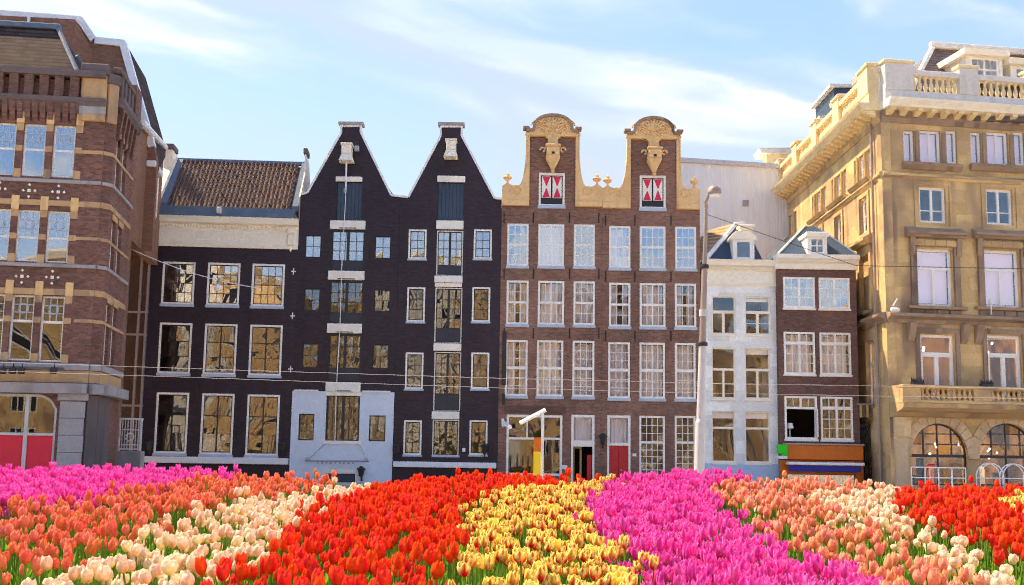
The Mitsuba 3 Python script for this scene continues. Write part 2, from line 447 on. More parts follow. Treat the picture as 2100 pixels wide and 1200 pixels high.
ONE = [((0, 0, 1, 1), 1, 1)]


def grid(c, r):
    return [((0, 0, 1, 1), c, r)]

# ------------------------------------------------------------------ the ground
D0 = 58.0
MB().box(-300, 300, -200, 400, -1.0, 0.0).build('street', 'asphalt', kind='structure')
MB().box(-60, 60, D0 - 4.5, D0 + 14, 0.004, 0.13).build('pavement', 'paving', kind='structure')

F = Frame((0, D0), 0.0)


# ------------------------------------------------------------------ the black cornice house
def cornice_house():
    p = at(604, 720, D0)
    F = Frame((p[0] - 7.0 * math.cos(.07), D0 - 7.0 * math.sin(.07)), .07)
    YAW[0] = .10
    h = thing('cornice_house', 'black painted three-bay house under a tiled roof with a wide cream cornice', 'house')
    holes = []
    for i, (y0, y1, xs) in enumerate([(537, 624, (332, 424.5, 516)), (662, 766, (325, 418, 511)), (805, 930, (318, 411.5, 505))]):
        for k, x in enumerate(xs):
            dy = k * 2.2
            r = F.R(x, y0 + dy, x + 67, y1 + dy)
            if i == 0:
                li = [((0, 0, 1, .49), 4, 2), ((0, .51, 1, 1), 4, 2)]
            else:
                li = [((0, 0, .47, .34), 1, 1), ((.53, 0, 1, .34), 1, 1), ((0, .36, .47, 1), 1, 2), ((.53, .36, 1, 1), 1, 2)]
            w = window(h, F, r, [], holes, fw=0.10, sb=0.01, sill='sill_sky_lead_blue', sillh=0.13)
            a0, a1, b0, b1 = r[0] + .10, r[1] - .10, r[2] + .10, r[3] - .10
            sash(w, a0, a1, b0, b1, li, 0.06, tilt=0.004 if i == 0 else 0.008, bulge=0.002 if i == 0 else 0.012, fr=F, glass='glass_sky' if i == 0 else 'glass')
    ul, ur = F.uz(294, 720)[0], F.uz(604, 720)[0] - .02
    zt = F.uz(455, 500)[1]
    body(h, F, [(ul, 0), (ur, 0), (ur, zt), (ul, zt)], holes, 'black_brick')
    ze = F.uz(455, 437)[1]
    shell(h, F, ul, ur, zt, 'black_brick', 10, floors=(F.uz(455, 785)[1], F.uz(455, 645)[1]))
    # cornice
    z0, z1 = F.uz(455, 508)[1], F.uz(455, 448)[1]
    k = z1 - z0
    MB(F).prof(ul + .02, ur - .02, [(0.32, z0), (-0.10, z0), (-0.10, z0 + .12), (-0.14, z0 + .12), (-0.14, z0 + .18), (-0.09, z0 + .2), (-0.09, z0 + k * .62),
                                    (-0.16, z0 + k * .66), (-0.2, z0 + k * .75), (-0.42, z0 + k * .8), (-0.46, z0 + k * .92), (-0.52, z1), (0.32, z1)]).build('cornice', 'cream_paint', h, label='wide cream cornice with dentils')
    for i in range(44):
        u = ul + .35 + (ur - ul - .7) * i / 43
        MB(F).box(u - .035, u + .035, -0.25, -0.14, z0 + k * .655, z0 + k * .74).build('dentil', 'cream_paint', h)
    for x in (316, 598):
        u = F.uz(x, 480)[0]
        b = MB(F).box(u - .16, u + .16, -.22, -.088, z0 + .2, z0 + k * .64, .02)
        b.box(u - .20, u + .20, -.36, -.10, z0 + k * .5, z0 + k * .66, .03)
        b.lathe((u, -.16, z0 - .16), [(.01, 0), (.05, .06), (.07, .12), (.05, .2)], 8)
        b.build('cornice_bracket', 'cream_paint', h)
    for x in (415, 507):
        u = F.uz(x, 480)[0]
        b = MB(F).box(u - .26, u + .26, -.11, -.088, z0 + k * .32, z0 + k * .56)
        for j in range(3):
            b.box(u - .18 + j * .13, u - .1 + j * .13, -.13, -.105, z0 + k * .38, z0 + k * .5)
        b.build('vent_grille', 'cream_paint', h)
    MB(F).box(F.uz(467, 480)[0] - .3, F.uz(467, 480)[0] + .42, -.108, -.088, z0 + k * .3, z0 + k * .6, .01).build('frieze_panel', 'cream_paint', h)
    # lead gutter and roof
    MB(F).prof(ul + .25, ur - .25, [(-0.45, z1 + .003), (-0.40, z1 + .5), (0.10, z1 + .56), (0.10, z1 + .003)]).build('lead_gutter', 'lead', h)
    zr0, d0 = z1 + .5, 0.12
    r_d, zr1 = 3.4, F.uz(470, 334, 3.4)[1]
    R0, R1 = ul + 0.62, ur - .55
    slope = math.hypot(r_d - d0, zr1 - zr0)
    MB(F).prof(R0 - .3, R1 + .3, [(d0, zr0 - .1), (r_d, zr1 - .12), (7.0, zr0 - .1)]).build('roof', 'roof_tile', h, label='dark pantile roof')
    rf = f'{h}__roof'
    nc, nr = 27, 10
    du, ds = (R1 - R0) / nc, slope / nr
    ax = np.array([0, (r_d - d0) / slope, (zr1 - zr0) / slope]); nrm = np.array([0, -ax[2], ax[1]])
    for j in range(nr):
        for i in range(nc):
            jit = rng.normal(0, .012, 3)
            t = np.linspace(0, 1, 8)
            prof = np.where(t < .55, .13 * np.sin(t / .55 * np.pi), -.03 * np.sin((t - .55) / .45 * np.pi))
            pts = []
            for s, lift in ((-.06, .055), (1.0, .02)):
                for q, hgt in zip(t, prof):
                    pts.append(np.array([R0 + (i + q * 1.04) * du + jit[0], 0, 0]) + np.array([0, d0, zr0]) + ax * ((j + s) * ds + jit[1]) + nrm * (hgt + lift + jit[2] * .4))
            top = np.array(pts)
            v = np.vstack([top, top - nrm * .03])
            f = []
            for q in range(7):
                f += [[q, q + 1, q + 9], [q, q + 9, q + 8], [q + 16, q + 25, q + 17], [q + 16, q + 24, q + 25], [q, q + 16, q + 17], [q, q + 17, q + 1]]
            MB(F).raw(v, f).build('tile', 'roof_tile', rf, smooth=40)
    ridge = MB(F).tube([(R0 - .25, r_d, zr1 + .06), (R1 + .3, r_d, zr1 + .06)], .13, 8)
    ridge.build('ridge', 'lead', h)
    # raised gable ends
    for s, px, wd in ((-1, 338, .42), (1, 618, .5)):
        uc = F.uz(px, 380)[0]
        uu0, uu1 = (uc - .1 if s > 0 else ul), (ur - .02 if s > 0 else ul + wd)
        zc = zr1 + .1
        b = MB(F).prof(uu0, uu1, [(.33, z1 + .004), (.05, zr0 + .75), (1.9, zr1 - .75), (1.9, zr1 + .25), (2.9, zr1 + .25), (3.6, zr1 + .1), (7, z1 + .3)])
        b.build('gable_end', 'cream_paint', h)
        MB(F).box(uu0 - .08, uu1 + .08, 1.8, 3.0, zr1 + .254, zr1 + .55, .03).build('chimney_cap', 'dark_stone', h)
        MB(F).prof(uu1 + .004 if s < 0 else uu0 - .3, uu1 + .3 if s < 0 else uu0 - .004, [(d0 - .15, zr0 - .02), (d0 - .25, zr0 + .22), (r_d, zr1 + .2), (r_d, zr1 - .05)]).build('lead_flashing', 'lead', h)
    u, z = F.uz(453, 437)
    b = MB(F).box(u - .12, u + .12, -.62, -.4, z - .14, z + .2, .04).box(u - .05, u + .05, -.45, -.1, z - .05, z + .05)
    b.build('floodlight', 'pole_grey', h)
    MB(F).box(ul + .05, ur - .05, -.22, -.003, F.uz(455, 951)[1], F.uz(455, 942)[1] + .1, .02).build('plinth_rail', 'rail_white', h)
    for x, y in ((602, 557), (600, 648), (596, 757)):
        u, z = F.uz(x, y)
        MB(F).box(u - .025, u + .025, -.05, -.004, z - .16, z + .16).box(u - .12, u - .03, -.05, -.004, z - .03, z + .03).box(u + .03, u + .12, -.05, -.004, z - .03, z + .03).build('wall_anchor', 'rail_white', h)
    for x, y in ((309, 918), (580, 920)):
        wall_lamp(h, F, *F.uz(x, y))
    YAW[0] = 0.0


def wall_lamp(h, fr, u, z):
    b = MB(fr).box(u - .05, u + .05, -.06, -.003, z - .35, z + .1, .01).tube([(u, -.05, z - .3), (u, -.25, z - .32), (u, -.3, z - .12)], .022, 6)
    b.lathe((u, -.3, z), [(.05, -.14), (.11, -.1), (.17, .2), (.22, .22), (.22, .26), (.1, .34), (.03, .4)], 8)
    b.build('wall_lamp', 'iron', h)


def sash(w, a0, a1, b0, b1, lights, d, fm='window_black', bar=.032, tilt=.012, bulge=.008, glass='glass', fr=None, name='sash'):
    """A dark sash set in a window's white frame, with its panes."""
    fr = fr or F
    m = MB(fr); e = .045
    rects = []
    for (fx0, fy0, fx1, fy1), nc, nr in lights:
        p0, p1 = a0 + e + (a1 - a0 - 2 * e) * fx0, a0 + e + (a1 - a0 - 2 * e) * fx1
        q0, q1 = b1 - e - (b1 - b0 - 2 * e) * fy1, b1 - e - (b1 - b0 - 2 * e) * fy0
        rects.append(sbox(p0, q0, p1, q1))
        us, zs = np.linspace(p0, p1, nc + 1), np.linspace(q0, q1, nr + 1)
        for x in us[1:-1]:
            m.box(x - bar / 2, x + bar / 2, d + .010, d + .05, q0, q1)
        for z in zs[1:-1]:
            m.box(p0, p1, d + .008, d + .052, z - bar / 2, z + bar / 2)
        for i in range(nc):
            for j in range(nr):
                add('pane', sheet(fr, us[i], us[i + 1], d + .03, zs[j], zs[j + 1], tilt, bulge), glass, w, smooth=True)
    m.poly(sbox(a0, b0, a1, b1).difference(unary_union(rects)), d, d + .07)
    m.build(name, fm, w)


cornice_house()


# ------------------------------------------------------------------ the two black warehouses
def lintel(h, r, mat='white_paint', ledge=False):
    MB(F).box(r[0], r[1], -.10, .06, r[2], r[3], .015).build('lintel', mat, h)
    if ledge:
        MB(F).box(r[0] + .5, r[1] - .45, -.13, -.104, r[2] + .03, r[2] + .07).build('lintel_rail', 'iron', h)


def hoist(h, fr, u, z, s=1.0, side=False):
    b = MB(fr).box(u - .24 * s, u + .24 * s, -.75, .0, z - .05 * s, z + .42 * s, .03)
    b.raw(*taper(u, -.42, z - .42 * s, .36 * s, .40, .24 * s, .3, .36 * s))
    b.box(u - .3 * s, u + .3 * s, -.8, -.06, z + .425 * s, z + .5 * s, .015)
    for q in (-.3, .3):
        b.box(u + q * s - .03, u + q * s + .03, -.7, -.6, z - .52 * s, z - .424 * s)
    b.build('hoist_beam', 'cream_paint', h, label='cream hoist beam')
    if side:
        MB(fr).box(u + .38, u + .62, -.6, -.35, z + .12, z + .42, .04).tube([(u + .2, -.5, z + .3), (u + .5, -.5, z + .3)], .04).build('hoist_wheel', 'steel', h)


def taper(u, d, z, a, b, c, e, hh):
    v = []
    for zz, x, y in ((z, a, b), (z + hh, c, e)):
        v += [(u - x, d - y, zz), (u + x, d - y, zz), (u + x, d + y, zz), (u - x, d + y, zz)]
    return v, [[0, 2, 1], [0, 3, 2], [4, 5, 6], [4, 6, 7], [0, 1, 5], [0, 5, 4], [1, 2, 6], [1, 6, 5], [2, 3, 7], [2, 7, 6], [3, 0, 4], [3, 4, 7]]


def warehouse(label, outline_px, xl, xr, hoist_px, side):
    h = thing('gabled_warehouse', label, 'house')
    ul, ur = F.uz(xl, 700)[0], F.uz(xr, 700)[0]
    g = F.L(outline_px)
    g[0] = (ul, g[0][1]); g[-1] = (ur, g[-1][1])
    m = (g[3][0] + g[4][0]) / 2          # symmetric neck
    holes = []
    strip = []
    for a, b in zip(g[:-1], g[1:]):
        a, b = np.array(a), np.array(b)
        t = (b - a) / np.linalg.norm(b - a); n = np.array([-t[1], t[0]])
        strip.append(Polygon([a - n * .07, b - n * .07, b + n * .03, a + n * .03]).buffer(0.002, join_style=2))
    cop = unary_union(strip)
    MB(F).poly(cop, -.07, .36).build('coping', 'rail_white', h, label='white coping along the gable')
    MB(F).box(g[3][0] - .12, g[4][0] + .12, -.16, .5, g[3][1] + .034, g[3][1] + .2, .02).build('capstone', 'grey_stone', h)
    zs = min(g[0][1], g[-1][1]) - .3
    # roof behind the gable
    b = MB(F).poly([(ul + .1, zs), (ur - .1, zs), (g[5][0] - .1, g[5][1] - .5), (g[2][0] + .1, g[2][1] - .5)], .37, 11)
    b.build('roof', 'slate', h)
    shell(h, F, ul, ur, zs, 'black_brick', 11, floors=[F.uz(700, y)[1] for y in (560, 668, 790)])
    hoist(h, F, *F.uz(*hoist_px), side=side)
    return h, g, ul, ur, holes


def loft_door(h, r, holes):
    d = key_for(f'{h}__loft_door'); tag(d, 'blue-grey loft door')
    holes.append(sbox(r[0], r[2], r[1], r[3]))
    n = 7
    for i in range(n):
        a, b = r[0] + (r[1] - r[0]) * i / n, r[0] + (r[1] - r[0]) * (i + 1) / n
        MB(F).box(a + .004, b - .004, .08 + rng.uniform(0, .006), .14, r[2], r[3], .008).build('plank', 'shutter_blue', d)


def leaf_window(h, r, rp, holes, c, rws, fm='window_black', tilt=.006, bulge=.004, frame=None, glass='glass'):
    """Two casement leaves over a closed panel; rp = the bottom of the panel."""
    u0, u1, z0, z1 = r
    w = key_for(f'{h}__double_window')
    holes.append(sbox(u0, rp, u1, z1))
    li = [((0, 0, .45, 1), c, rws), ((.55, 0, 1, 1), c, rws)]
    e = .05
    sash(w, u0 + e, u1 - e, z0, z1 - e, li, .09, fm=fm, tilt=tilt, bulge=bulge, glass=glass)
    MB(F).poly(sbox(u0 + .001, rp, u1 - .001, z1 - .001).difference(sbox(u0 + e, rp + .02, u1 - e, z1 - e)), .04, .2).build('frame', frame or fm, w)
    if z0 - rp > .1:
        b = MB(F).box(u0 + e + .002, u1 - e - .002, .1, .15, rp + .022, z0 - .002)
        for i in range(2):
            q0 = u0 + e + (u1 - u0 - 2 * e) * (.04 + .5 * i); q1 = q0 + (u1 - u0 - 2 * e) * .42
            b.box(q0, q1, .085, .099, rp + .08, z0 - .06, .006)
        b.build('panel', 'panel_dark', w)


h, g, ul, ur, holes = warehouse('black pointed-gable warehouse with a pale blue ground floor and a rope hanging from its hoist',
                                [(609, 398), (630, 395), (699, 272), (699, 258), (741, 258), (741, 272), (803, 400), (818, 402)], 604, 812, (714, 320), True)
lintel(h, F.R(689, 363, 743, 373)); loft_door(h, F.R(691, 374, 742, 452), holes)
for y0, y1, yp, x0, x1, ly, t in ((472, 535, 555, 679, 748, (453, 470.5), 0), (576, 642, 662.5, 675, 746, (556, 574.5), 1), (685, 756, 782, 673, 741, (664, 683.5), 2)):
    leaf_window(h, F.R(x0, y0, x1, y1), F.uz(710, yp)[1], holes, 2, 3, tilt=(.003, .004, .008)[t], bulge=(.002, .003, .013)[t], glass='glass' if t else 'glass_sky')
    lintel(h, F.R(x0 - 2, ly[0], x1 + 1.5, ly[1]), ledge=True)
for y0, y1, xs, t in ((483, 528, (626, 769), .004), (592, 637, (623.5, 767.5), .006), (705, 754, (620, 764.5), .02)):
    for k, x in enumerate(xs):
        window(h, F, F.R(x, y0 + 2 * k, x + 32, y1 + 2 * k), grid(2, 2), holes, fm='window_black', fw=.04, tilt=t * .5, bulge=t * .7, glass='glass' if t > .005 else 'glass_sky')
# pale blue ground floor
zb = F.uz(700, 803)[1]
c0, c1, cz0, cz1 = F.R(668.5, 806, 737.5, 904)
s0 = [F.R(612.5, 849, 644, 903), F.R(757, 852, 790.5, 905)]
lintel(h, F.R(668, 784, 739.5, 804), ledge=True)
MB(F).box(c0 - .03, c1 + .03, -.09, .05, F.uz(700, 812)[1], F.uz(700, 804.5)[1] - .004, .01).build('door_head', 'cream_paint', h)
ground_holes = []
leaf_window(h, (c0, c1, cz0, cz1 - .1), cz0, ground_holes, 3, 4, tilt=.01, bulge=.015)
for r in s0:
    window(h, F, r, grid(2, 3), ground_holes, fm='window_black', fw=.06, tilt=.01, bulge=.015)
holes2 = ground_holes
MB(F).box(c0 - .1, c1 + .1, -.1, .05, cz0 - .18, cz0 - .004, .012).build('sill', 'white_paint', h)
d0_, d1_, dz0, dz1 = F.R(662, 963, 735, 1004)
dr_ = sbox(d0_, .131, d1_, dz1)
MB(F).poly(sbox(ul + .004, .132, ur - .004, zb).difference(unary_union(holes2 + [dr_])), -.035, -.002).build('painted_ground_floor', 'blue_stucco', h, label='pale blue painted brick ground floor')
MB(F).poly(dr_.difference(sbox(d0_ + .16, .131, d1_ - .16, dz1 - .2)), -.07, .2).build('door_frame', 'white_paint', h)
MB(F).box(d0_ + .161, d1_ - .161, .08, .13, .131, dz1 - .204).build('door', 'shutter_blue', h)
for a, b in ((600, 657), (740, 805)):
    u0, u1 = F.uz(a, 803)[0], F.uz(b, 803)[0]
    MB(F).box(u0 + .1, u1 - .1, -.12, -.06, zb - .02, zb + .06).box(u1 - .16, u1 - .1, -.1, -.05, zb - .14, zb - .02).build('ledge_strip', 'rail_white', h)
p = [F.uz(*q) for q in ((628, 945), (758, 946), (668, 909), (737, 909))]
b = MB(F).tube([(p[0][0], -.3, p[0][1]), (p[1][0], -.3, p[1][1])], .035).tube([(p[0][0] + .1, -.3, p[0][1]), (p[2][0], -.06, p[2][1])], .014, 5).tube([(p[1][0] - .1, -.3, p[1][1]), (p[3][0], -.06, p[3][1])], .014, 5)
for q in np.linspace(.2, .75, 9):
    u = p[0][0] + (p[1][0] - p[0][0]) * q
    b.box(u - .05, u + .05, -.33, -.28, p[0][1] - .1 - .05 * (q * 7 % 1), p[0][1] - .036)
b.box(p[0][0] + .02, p[0][0] + .2, -.36, -.24, p[0][1] + .036, p[0][1] + .16)
b.box(p[1][0] - .2, p[1][0] - .05, -.36, -.24, p[0][1] + .036, p[0][1] + .16)
b.build('sign_bracket', 'steel', h, label='iron bracket hung on two stays over the door')
wall_lamp(h, F, *F.uz(742, 972))
allh = holes + holes2 + [dr_]
body(h, F, [(ul, 0), (ur, 0)] + g[::-1], allh, 'black_brick')
hu, hz = F.uz(714, 318)
rope = thing('hoist_rope', 'thin pale rope hanging from the hoist of the left pointed-gable warehouse', 'rope')
zbot = F.uz(706, 905)[1]
zz = np.linspace(hz - .2, zbot, 30)
MB(F).tube([(hu - .14 * ((hz - z) / (hz - zbot)) ** 1 + .02 * math.sin(z), -.5 + .32 * ((hz - z) / (hz - zbot)) ** .5, z) for z in zz], [.05 if i < 4 else .02 for i in range(30)], 6).build('cord', 'rail_white', rope)
MB(F).lathe((hu - .05, -.45, hz - 2.1), [(.02, .0), (.06, .05), (.06, .2), (.02, .26)], 8).build('hook', 'steel', rope)

h, g, ul, ur, holes = warehouse('black pointed-gable warehouse with white-framed windows, beside the brown brick twin gables',
                                [(818, 402), (837, 404), (903, 279), (903, 259), (948, 259), (948, 279), (1015, 406), (1028, 407)], 812.3, 1024, (926, 312), False)
lintel(h, F.R(897, 361.5, 954, 374)); loft_door(h, F.R(898, 375, 951, 452), holes)
for y0, y1, yp, x0, x1, ly, t in ((473, 545, 564.6, 895.5, 949.5, (453, 470.5), 0), (590, 674, 703, 892, 947.5, (566, 580), 1), (722, 809, 842.5, 890, 945, (704.5, 720), 2), (861, 934, 934, 886.6, 941, (844, 860), 3)):
    leaf_window(h, F.R(x0, y0, x1, y1), F.uz(920, yp)[1], holes, 2, 4, tilt=(.003, .004, .008, .01)[t], bulge=(.002, .004, .013, .014)[t], frame='white_paint', glass='glass' if t else 'glass_sky')
    lintel(h, F.R(x0 - 1, ly[0], x1 + 1, ly[1]))
    if t in (1,):
        MB(F).box(F.uz(x0, 585)[0], F.uz(x1, 585)[0], -.05, .03, F.uz(920, 589)[1] + .01, F.uz(920, 581)[1]).build('door_head', 'cream_paint', h)
for y0, y1, xl_, xr_, t in ((470.5, 531, 837.6, 971.5, .004), (589, 660, 834.5, 968, .012), (723, 798, 831, 966, .02), (862, 933, 827.5, 962.5, .022)):
    for x in (xl_, xr_):
        r = F.R(x, y0, x + 37, y1)
        w = window(h, F, r, [], holes, fw=.085, sb=.01, sill='sill_sky_lead_blue', sillh=.09)
        sash(w, r[0] + .085, r[1] - .085, r[2] + .085, r[3] - .085, grid(2, 3), .06, tilt=t * .5, bulge=t * .7, glass='glass' if t > .005 else 'glass_sky')
r = F.R(887, 934, 941, 938)
MB(F).box(r[0] - .04, r[1] + .04, -.09, .05, r[2], r[3], .01).build('sill', 'sill_sky_lead_blue', h)
MB(F).box(ul + .05, ur - .05, -.22, -.003, F.uz(900, 959)[1], F.uz(900, 950)[1] + .06, .02).build('plinth_rail', 'rail_white', h)
for x, y in ((815, 925), (994, 925)):
    wall_lamp(h, F, *F.uz(x, y))
u, z = F.uz(951, 923)
MB(F).box(u - .08, u + .08, -.05, -.003, z - .1, z + .1, .01).build('letter_box', 'rail_white', h)
body(h, F, [(ul, 0), (ur, 0)] + g[::-1], holes, 'black_brick')
u = F.uz(819, 600)[0]


# ------------------------------------------------------------------ the brown brick twin gables
def carve(b, u, z, s):
    """Shell and leaf relief."""
    for a in np.linspace(-1.25, 1.25, 9):
        b.tube([(u, -.27, z), (u + s * .5 * math.sin(a), -.31, z + s * .5 * math.cos(a)), (u + s * .95 * math.sin(a), -.27, z + s * .95 * math.cos(a))], [.03, .075, .03], 6)
    for sg in (-1, 1):
        t = np.linspace(0, 4.6, 14)
        b.tube([(u + sg * (s * 1.25 + (.34 - .055 * q) * math.cos(q)), -.27, z + .12 + (.34 - .055 * q) * math.sin(q)) for q in t], np.linspace(.05, .03, 14), 6)
        b.tube([(u + sg * s * (.25 + .9 * q), -.27, z - .15 - .12 * math.sin(q * 6)) for q in np.linspace(0, 1, 9)], .045, 6)


def finial(h, fr, u, z0, z1):
    k = z1 - z0
    MB(fr).lathe((u, .0, z0), [(.16 * k, 0), (.16 * k, .08 * k), (.07 * k, .14 * k), (.08 * k, .24 * k), (.24 * k, .34 * k), (.40 * k, .48 * k), (.40 * k, .58 * k), (.2 * k, .68 * k), (.16 * k, .78 * k), (.2 * k, .86 * k), (.1 * k, .96 * k), (.01, k)], 12).build('finial', 'sandstone', h, smooth=50)


def neck_house(label, dx, dy, edge_l, edge_r, win, door):
    h = thing('neck_gable_house', label, 'house')
    holes = []
    P = lambda x, y: F.uz(x + dx, y + dy)
    ul, ur = edge_l, edge_r
    zb = P(1130, 424)[1]
    n0, n1 = P(1086, 350)[0], P(1180, 350)[0]
    zn = P(1130, 284)[1]
    uc = (n0 + n1) / 2
    outline = [(ul, 0), (ur, 0), (ur, zb), (n1, zb), (n1, zn), (n0, zn), (n0, zb), (ul, zb)]
    # wings
    for sg in (-1, 1):
        ue = ul if sg < 0 else ur
        ni = n0 if sg < 0 else n1
        zt = P(1130, 384)[1]; ztop = P(1130, 263)[1]
        pts = [(ni, zb + .01), (ue, zb + .01), (ue, zt), (ue - sg * .25, zt + .16), (ue - sg * .62, zt)]
        x0, x1 = ue - sg * .72, ni + sg * .17
        for t in np.linspace(0, 1, 14):
            q = t * math.pi / 2
            pts.append((x0 + (x1 - x0) * math.sin(q) ** .75, zt + .02 + (ztop - zt) * (1 - math.cos(q)) ** 1.15))
        pts += [(ni, ztop)]
        b = MB(F).poly(Polygon(pts).buffer(0), -.16, .25)
        b.box(min(ue, ni + sg * .05), max(ue, ni + sg * .05), -.22, -.162, zb + .012, zb + .3, .02)
        b.build('gable_wing', 'sandstone', h, label='carved sandstone wing of the gable')
        q = MB(F)
        um = ue - sg * .75
        t = np.linspace(0, 6, 18)
        q.tube([(um + sg * (.32 - .035 * a) * math.cos(a), -.17, zb + .75 + (.32 - .035 * a) * math.sin(a)) for a in t], np.linspace(.06, .03, 18), 6)
        q.tube([(x1 + sg * .0, -.17, ztop - .15 - k) for k in np.linspace(0, 1.8, 6)], .04, 6)
        q.build('scroll_relief', 'sandstone', h, smooth=50)
        finial(h, F, ue - sg * .27, zt + .15, P(1130, 356)[1])
        for zz in (ztop - .35, ztop - .05):
            MB(F).box(ni + sg * .0, ni + sg * .24, -.22, .1, zz - .06, zz + .06, .015).build('moulding', 'sandstone', h)
    # pediment
    zp0, zp1 = P(1130, 281)[1], P(1130, 236)[1]
    zsh = P(1130, 268)[1]
    w0, w1 = P(1079, 270)[0], P(1186, 270)[0]
    rad = (w1 - w0) / 2 * .78
    def arch(o):
        pts = [(w0 - o * .3, zp0), (w1 + o * .3, zp0), (w1 + o * .3, zsh + o), (uc + rad + .12 + o, zsh + o)]
        for a in np.linspace(0, math.pi, 22):
            pts.append((uc + (rad + o) * math.cos(a), zsh + .05 + (zp1 - zsh - .05 + o) * math.sin(a) ** .85))
        return pts + [(uc - rad - .12 - o, zsh + o), (w0 - o * .3, zsh + o)]
    inner, outer = Polygon(arch(-.14)), Polygon(arch(.0))
    MB(F).poly(inner, -.22, .3).build('pediment', 'sandstone', h, label='round-topped carved sandstone pediment')
    MB(F).poly(outer.difference(inner).difference(sbox(w0 - .5, zp0 - .1, w1 + .5, zsh - .16)), -.34, .34).build('pediment_coping', 'hotel_trim', h)
    for sg, we in ((-1, w0), (1, w1)):
        MB(F).box(we - .16, we + .16, -.4, .2, zsh + .003, zsh + .13, .02).build('pediment_stop', 'hotel_trim', h)
    b = MB(F); carve(b, uc, zp0 + .42, .62); b.build('shell_relief', 'sandstone', h, smooth=50)
    # hoist ornament
    z = P(1132, 316)[1]
    b = MB(F).poly([(uc - .42, zp0 + .02), (uc + .42, zp0 + .02), (uc + .25, z + .75), (uc + .3, z + .3), (uc - .3, z + .3), (uc - .25, z + .75)], -.2, -.001)
    b.box(uc - .33, uc + .33, -.8, -.0, z - .26, z + .22, .05).box(uc - .39, uc + .39, -.86, -.2, z + .222, z + .33, .03)
    b.raw(*taper(uc, -.4, z - .95, .06, .12, .36, .4, .68))
    for sg in (-1, 1):
        t = np.linspace(0, 5, 12)
        b.tube([(uc + sg * (.5 + (.16 - .02 * a) * math.cos(a)), -.4, z + .1 + (.16 - .02 * a) * math.sin(a)) for a in t], .05, 6)
    b.lathe((uc, -.4, z - 1.12), [(.01, 0), (.09, .07), (.1, .14), (.05, .2)], 8)
    b.build('hoist_ornament', 'sandstone', h, label='gilded carved hoist ornament')
    MB(F).box(uc - .07, uc + .07, -.84, -.8, z - .2, z - .08).build('hoist_eye', 'iron', h)
    # shuttered loft opening
    r = F.R(1105 + dx, 355 + dy, 1158 + dx, 426 + dy)
    w = key_for(f'{h}__loft_hatch'); tag(w, 'loft hatch with red and white hourglass shutters')
    holes.append(sbox(r[0], r[2], r[1], r[3]))
    i0, i1, j0, j1 = r[0] + .1, r[1] - .1, r[2] + .18, r[3] - .12
    MB(F).poly(sbox(r[0], r[2], r[1], r[3]).difference(sbox(i0, j0, i1, j1)), -.03, .15).build('frame', 'white_paint', w)
    MB(F).box(i0 + .002, i1 - .002, .10, .14, j0 + .002, j1 - .002).build('backing', 'window_black', w)
    MB(F).box(r[0] - .05, r[1] + .05, -.09, -.031, r[2] - .06, r[2] + .12, .012).build('sill', 'sill_sky_lead_blue', w)
    mid = (i0 + i1) / 2
    for a, c in ((i0 + .05, mid - .04), (mid + .04, i1 - .05)):
        s = key_for(f'{w}__shutter')
        q0, q1 = j0 + .34, j1 - .05
        scene[s] = mikit.ply(MB(F).box(a, c, .045, .098, q0, q1, .01).mesh(), 'white_paint')
        zm = (q0 + q1) / 2
        hg = MB(F).poly([(a + .04, q1 - .02), (c - .04, q1 - .02), ((a + c) / 2 + .02, zm + .06), ((a + c) / 2 - .02, zm + .06)], .035, .044)
        hg.poly([(a + .04, q0 + .02), ((a + c) / 2 - .02, zm - .06), ((a + c) / 2 + .02, zm - .06), (c - .04, q0 + .02)], .035, .044)
        k = f'{s}_hourglass'
        scene[k] = mikit.ply(hg.mesh(), 'shutter_red')
    # windows
    for row, (y0, y1, nr) in enumerate(((459.5, 546, 2), (576, 666, 2), (698, 813, 3))):
        for k, (x0, x1) in enumerate(win[row]):
            lean = dy if dx else 0
            yy = y0 + lean * .85 + (k - 1) * .8; y2 = y1 + lean * .85 + (k - 1) * .8
            r = F.R(x0, yy, x1, y2)
            big = k == 1
            up, lo = .47, .525
            if big:
                li = [((0, 0, .475, up), 2, nr), ((.525, 0, 1, up), 2, nr), ((0, lo, .475, 1), 2, nr), ((.525, lo, 1, 1), 2, nr)]
            else:
                li = [((0, 0, 1, up), 3, nr), ((0, lo, 1, 1), 3, nr)]
            window(h, F, r, li, holes, fw=.105, sb=.02, glass='glass_clear' if row else 'glass_sky', bar=.03, tilt=.003 if row == 0 else .01, bulge=.002 if row == 0 else .008,
                   sill='sill_sky_lead_blue', sillh=.14, curtain='folds' if row or (k + (1 if dx else 0)) % 3 == 1 else None)
            # relieving arch of bricks on edge
            n = 11
            for i in range(n):
                s = (i + .5) / n - .5
                u = (r[0] + r[1]) / 2 + s * (r[1] - r[0] + .25)
                zz = r[3] + .02 + .07 * (1 - 4 * s * s)
                v = [(u - .045 + s * 0, -.012, zz), (u + .045, -.012, zz), (u + .05 + s * .12, -.012, zz + .30), (u - .05 + s * .12, -.012, zz + .30)]
                vv = v + [(a, .0, c) for a, _, c in v]
                MB(F).raw(vv, [[0, 1, 2], [0, 2, 3], [4, 6, 5], [4, 7, 6], [0, 5, 1], [0, 4, 5], [1, 6, 2], [1, 5, 6], [2, 7, 3], [2, 6, 7], [3, 4, 0], [3, 7, 4]]).build('arch_brick', 'brown_brick', f'{h}__wall')
    for y in (447, 562, 684):
        for x in (1034, 1094, 1168, 1228):
            u, z = F.uz(x + (208 if dx else 0) + (0 if not dx else 0), y + dy)
            if ul + .05 < u < ur - .05:
                MB(F).box(u - .03, u + .03, -.05, -.003, z - .27, z + .27, .01).build('wall_anchor', 'iron', h)
    # ground floor
    door(h, holes)
    body(h, F, outline, holes, 'brown_brick')
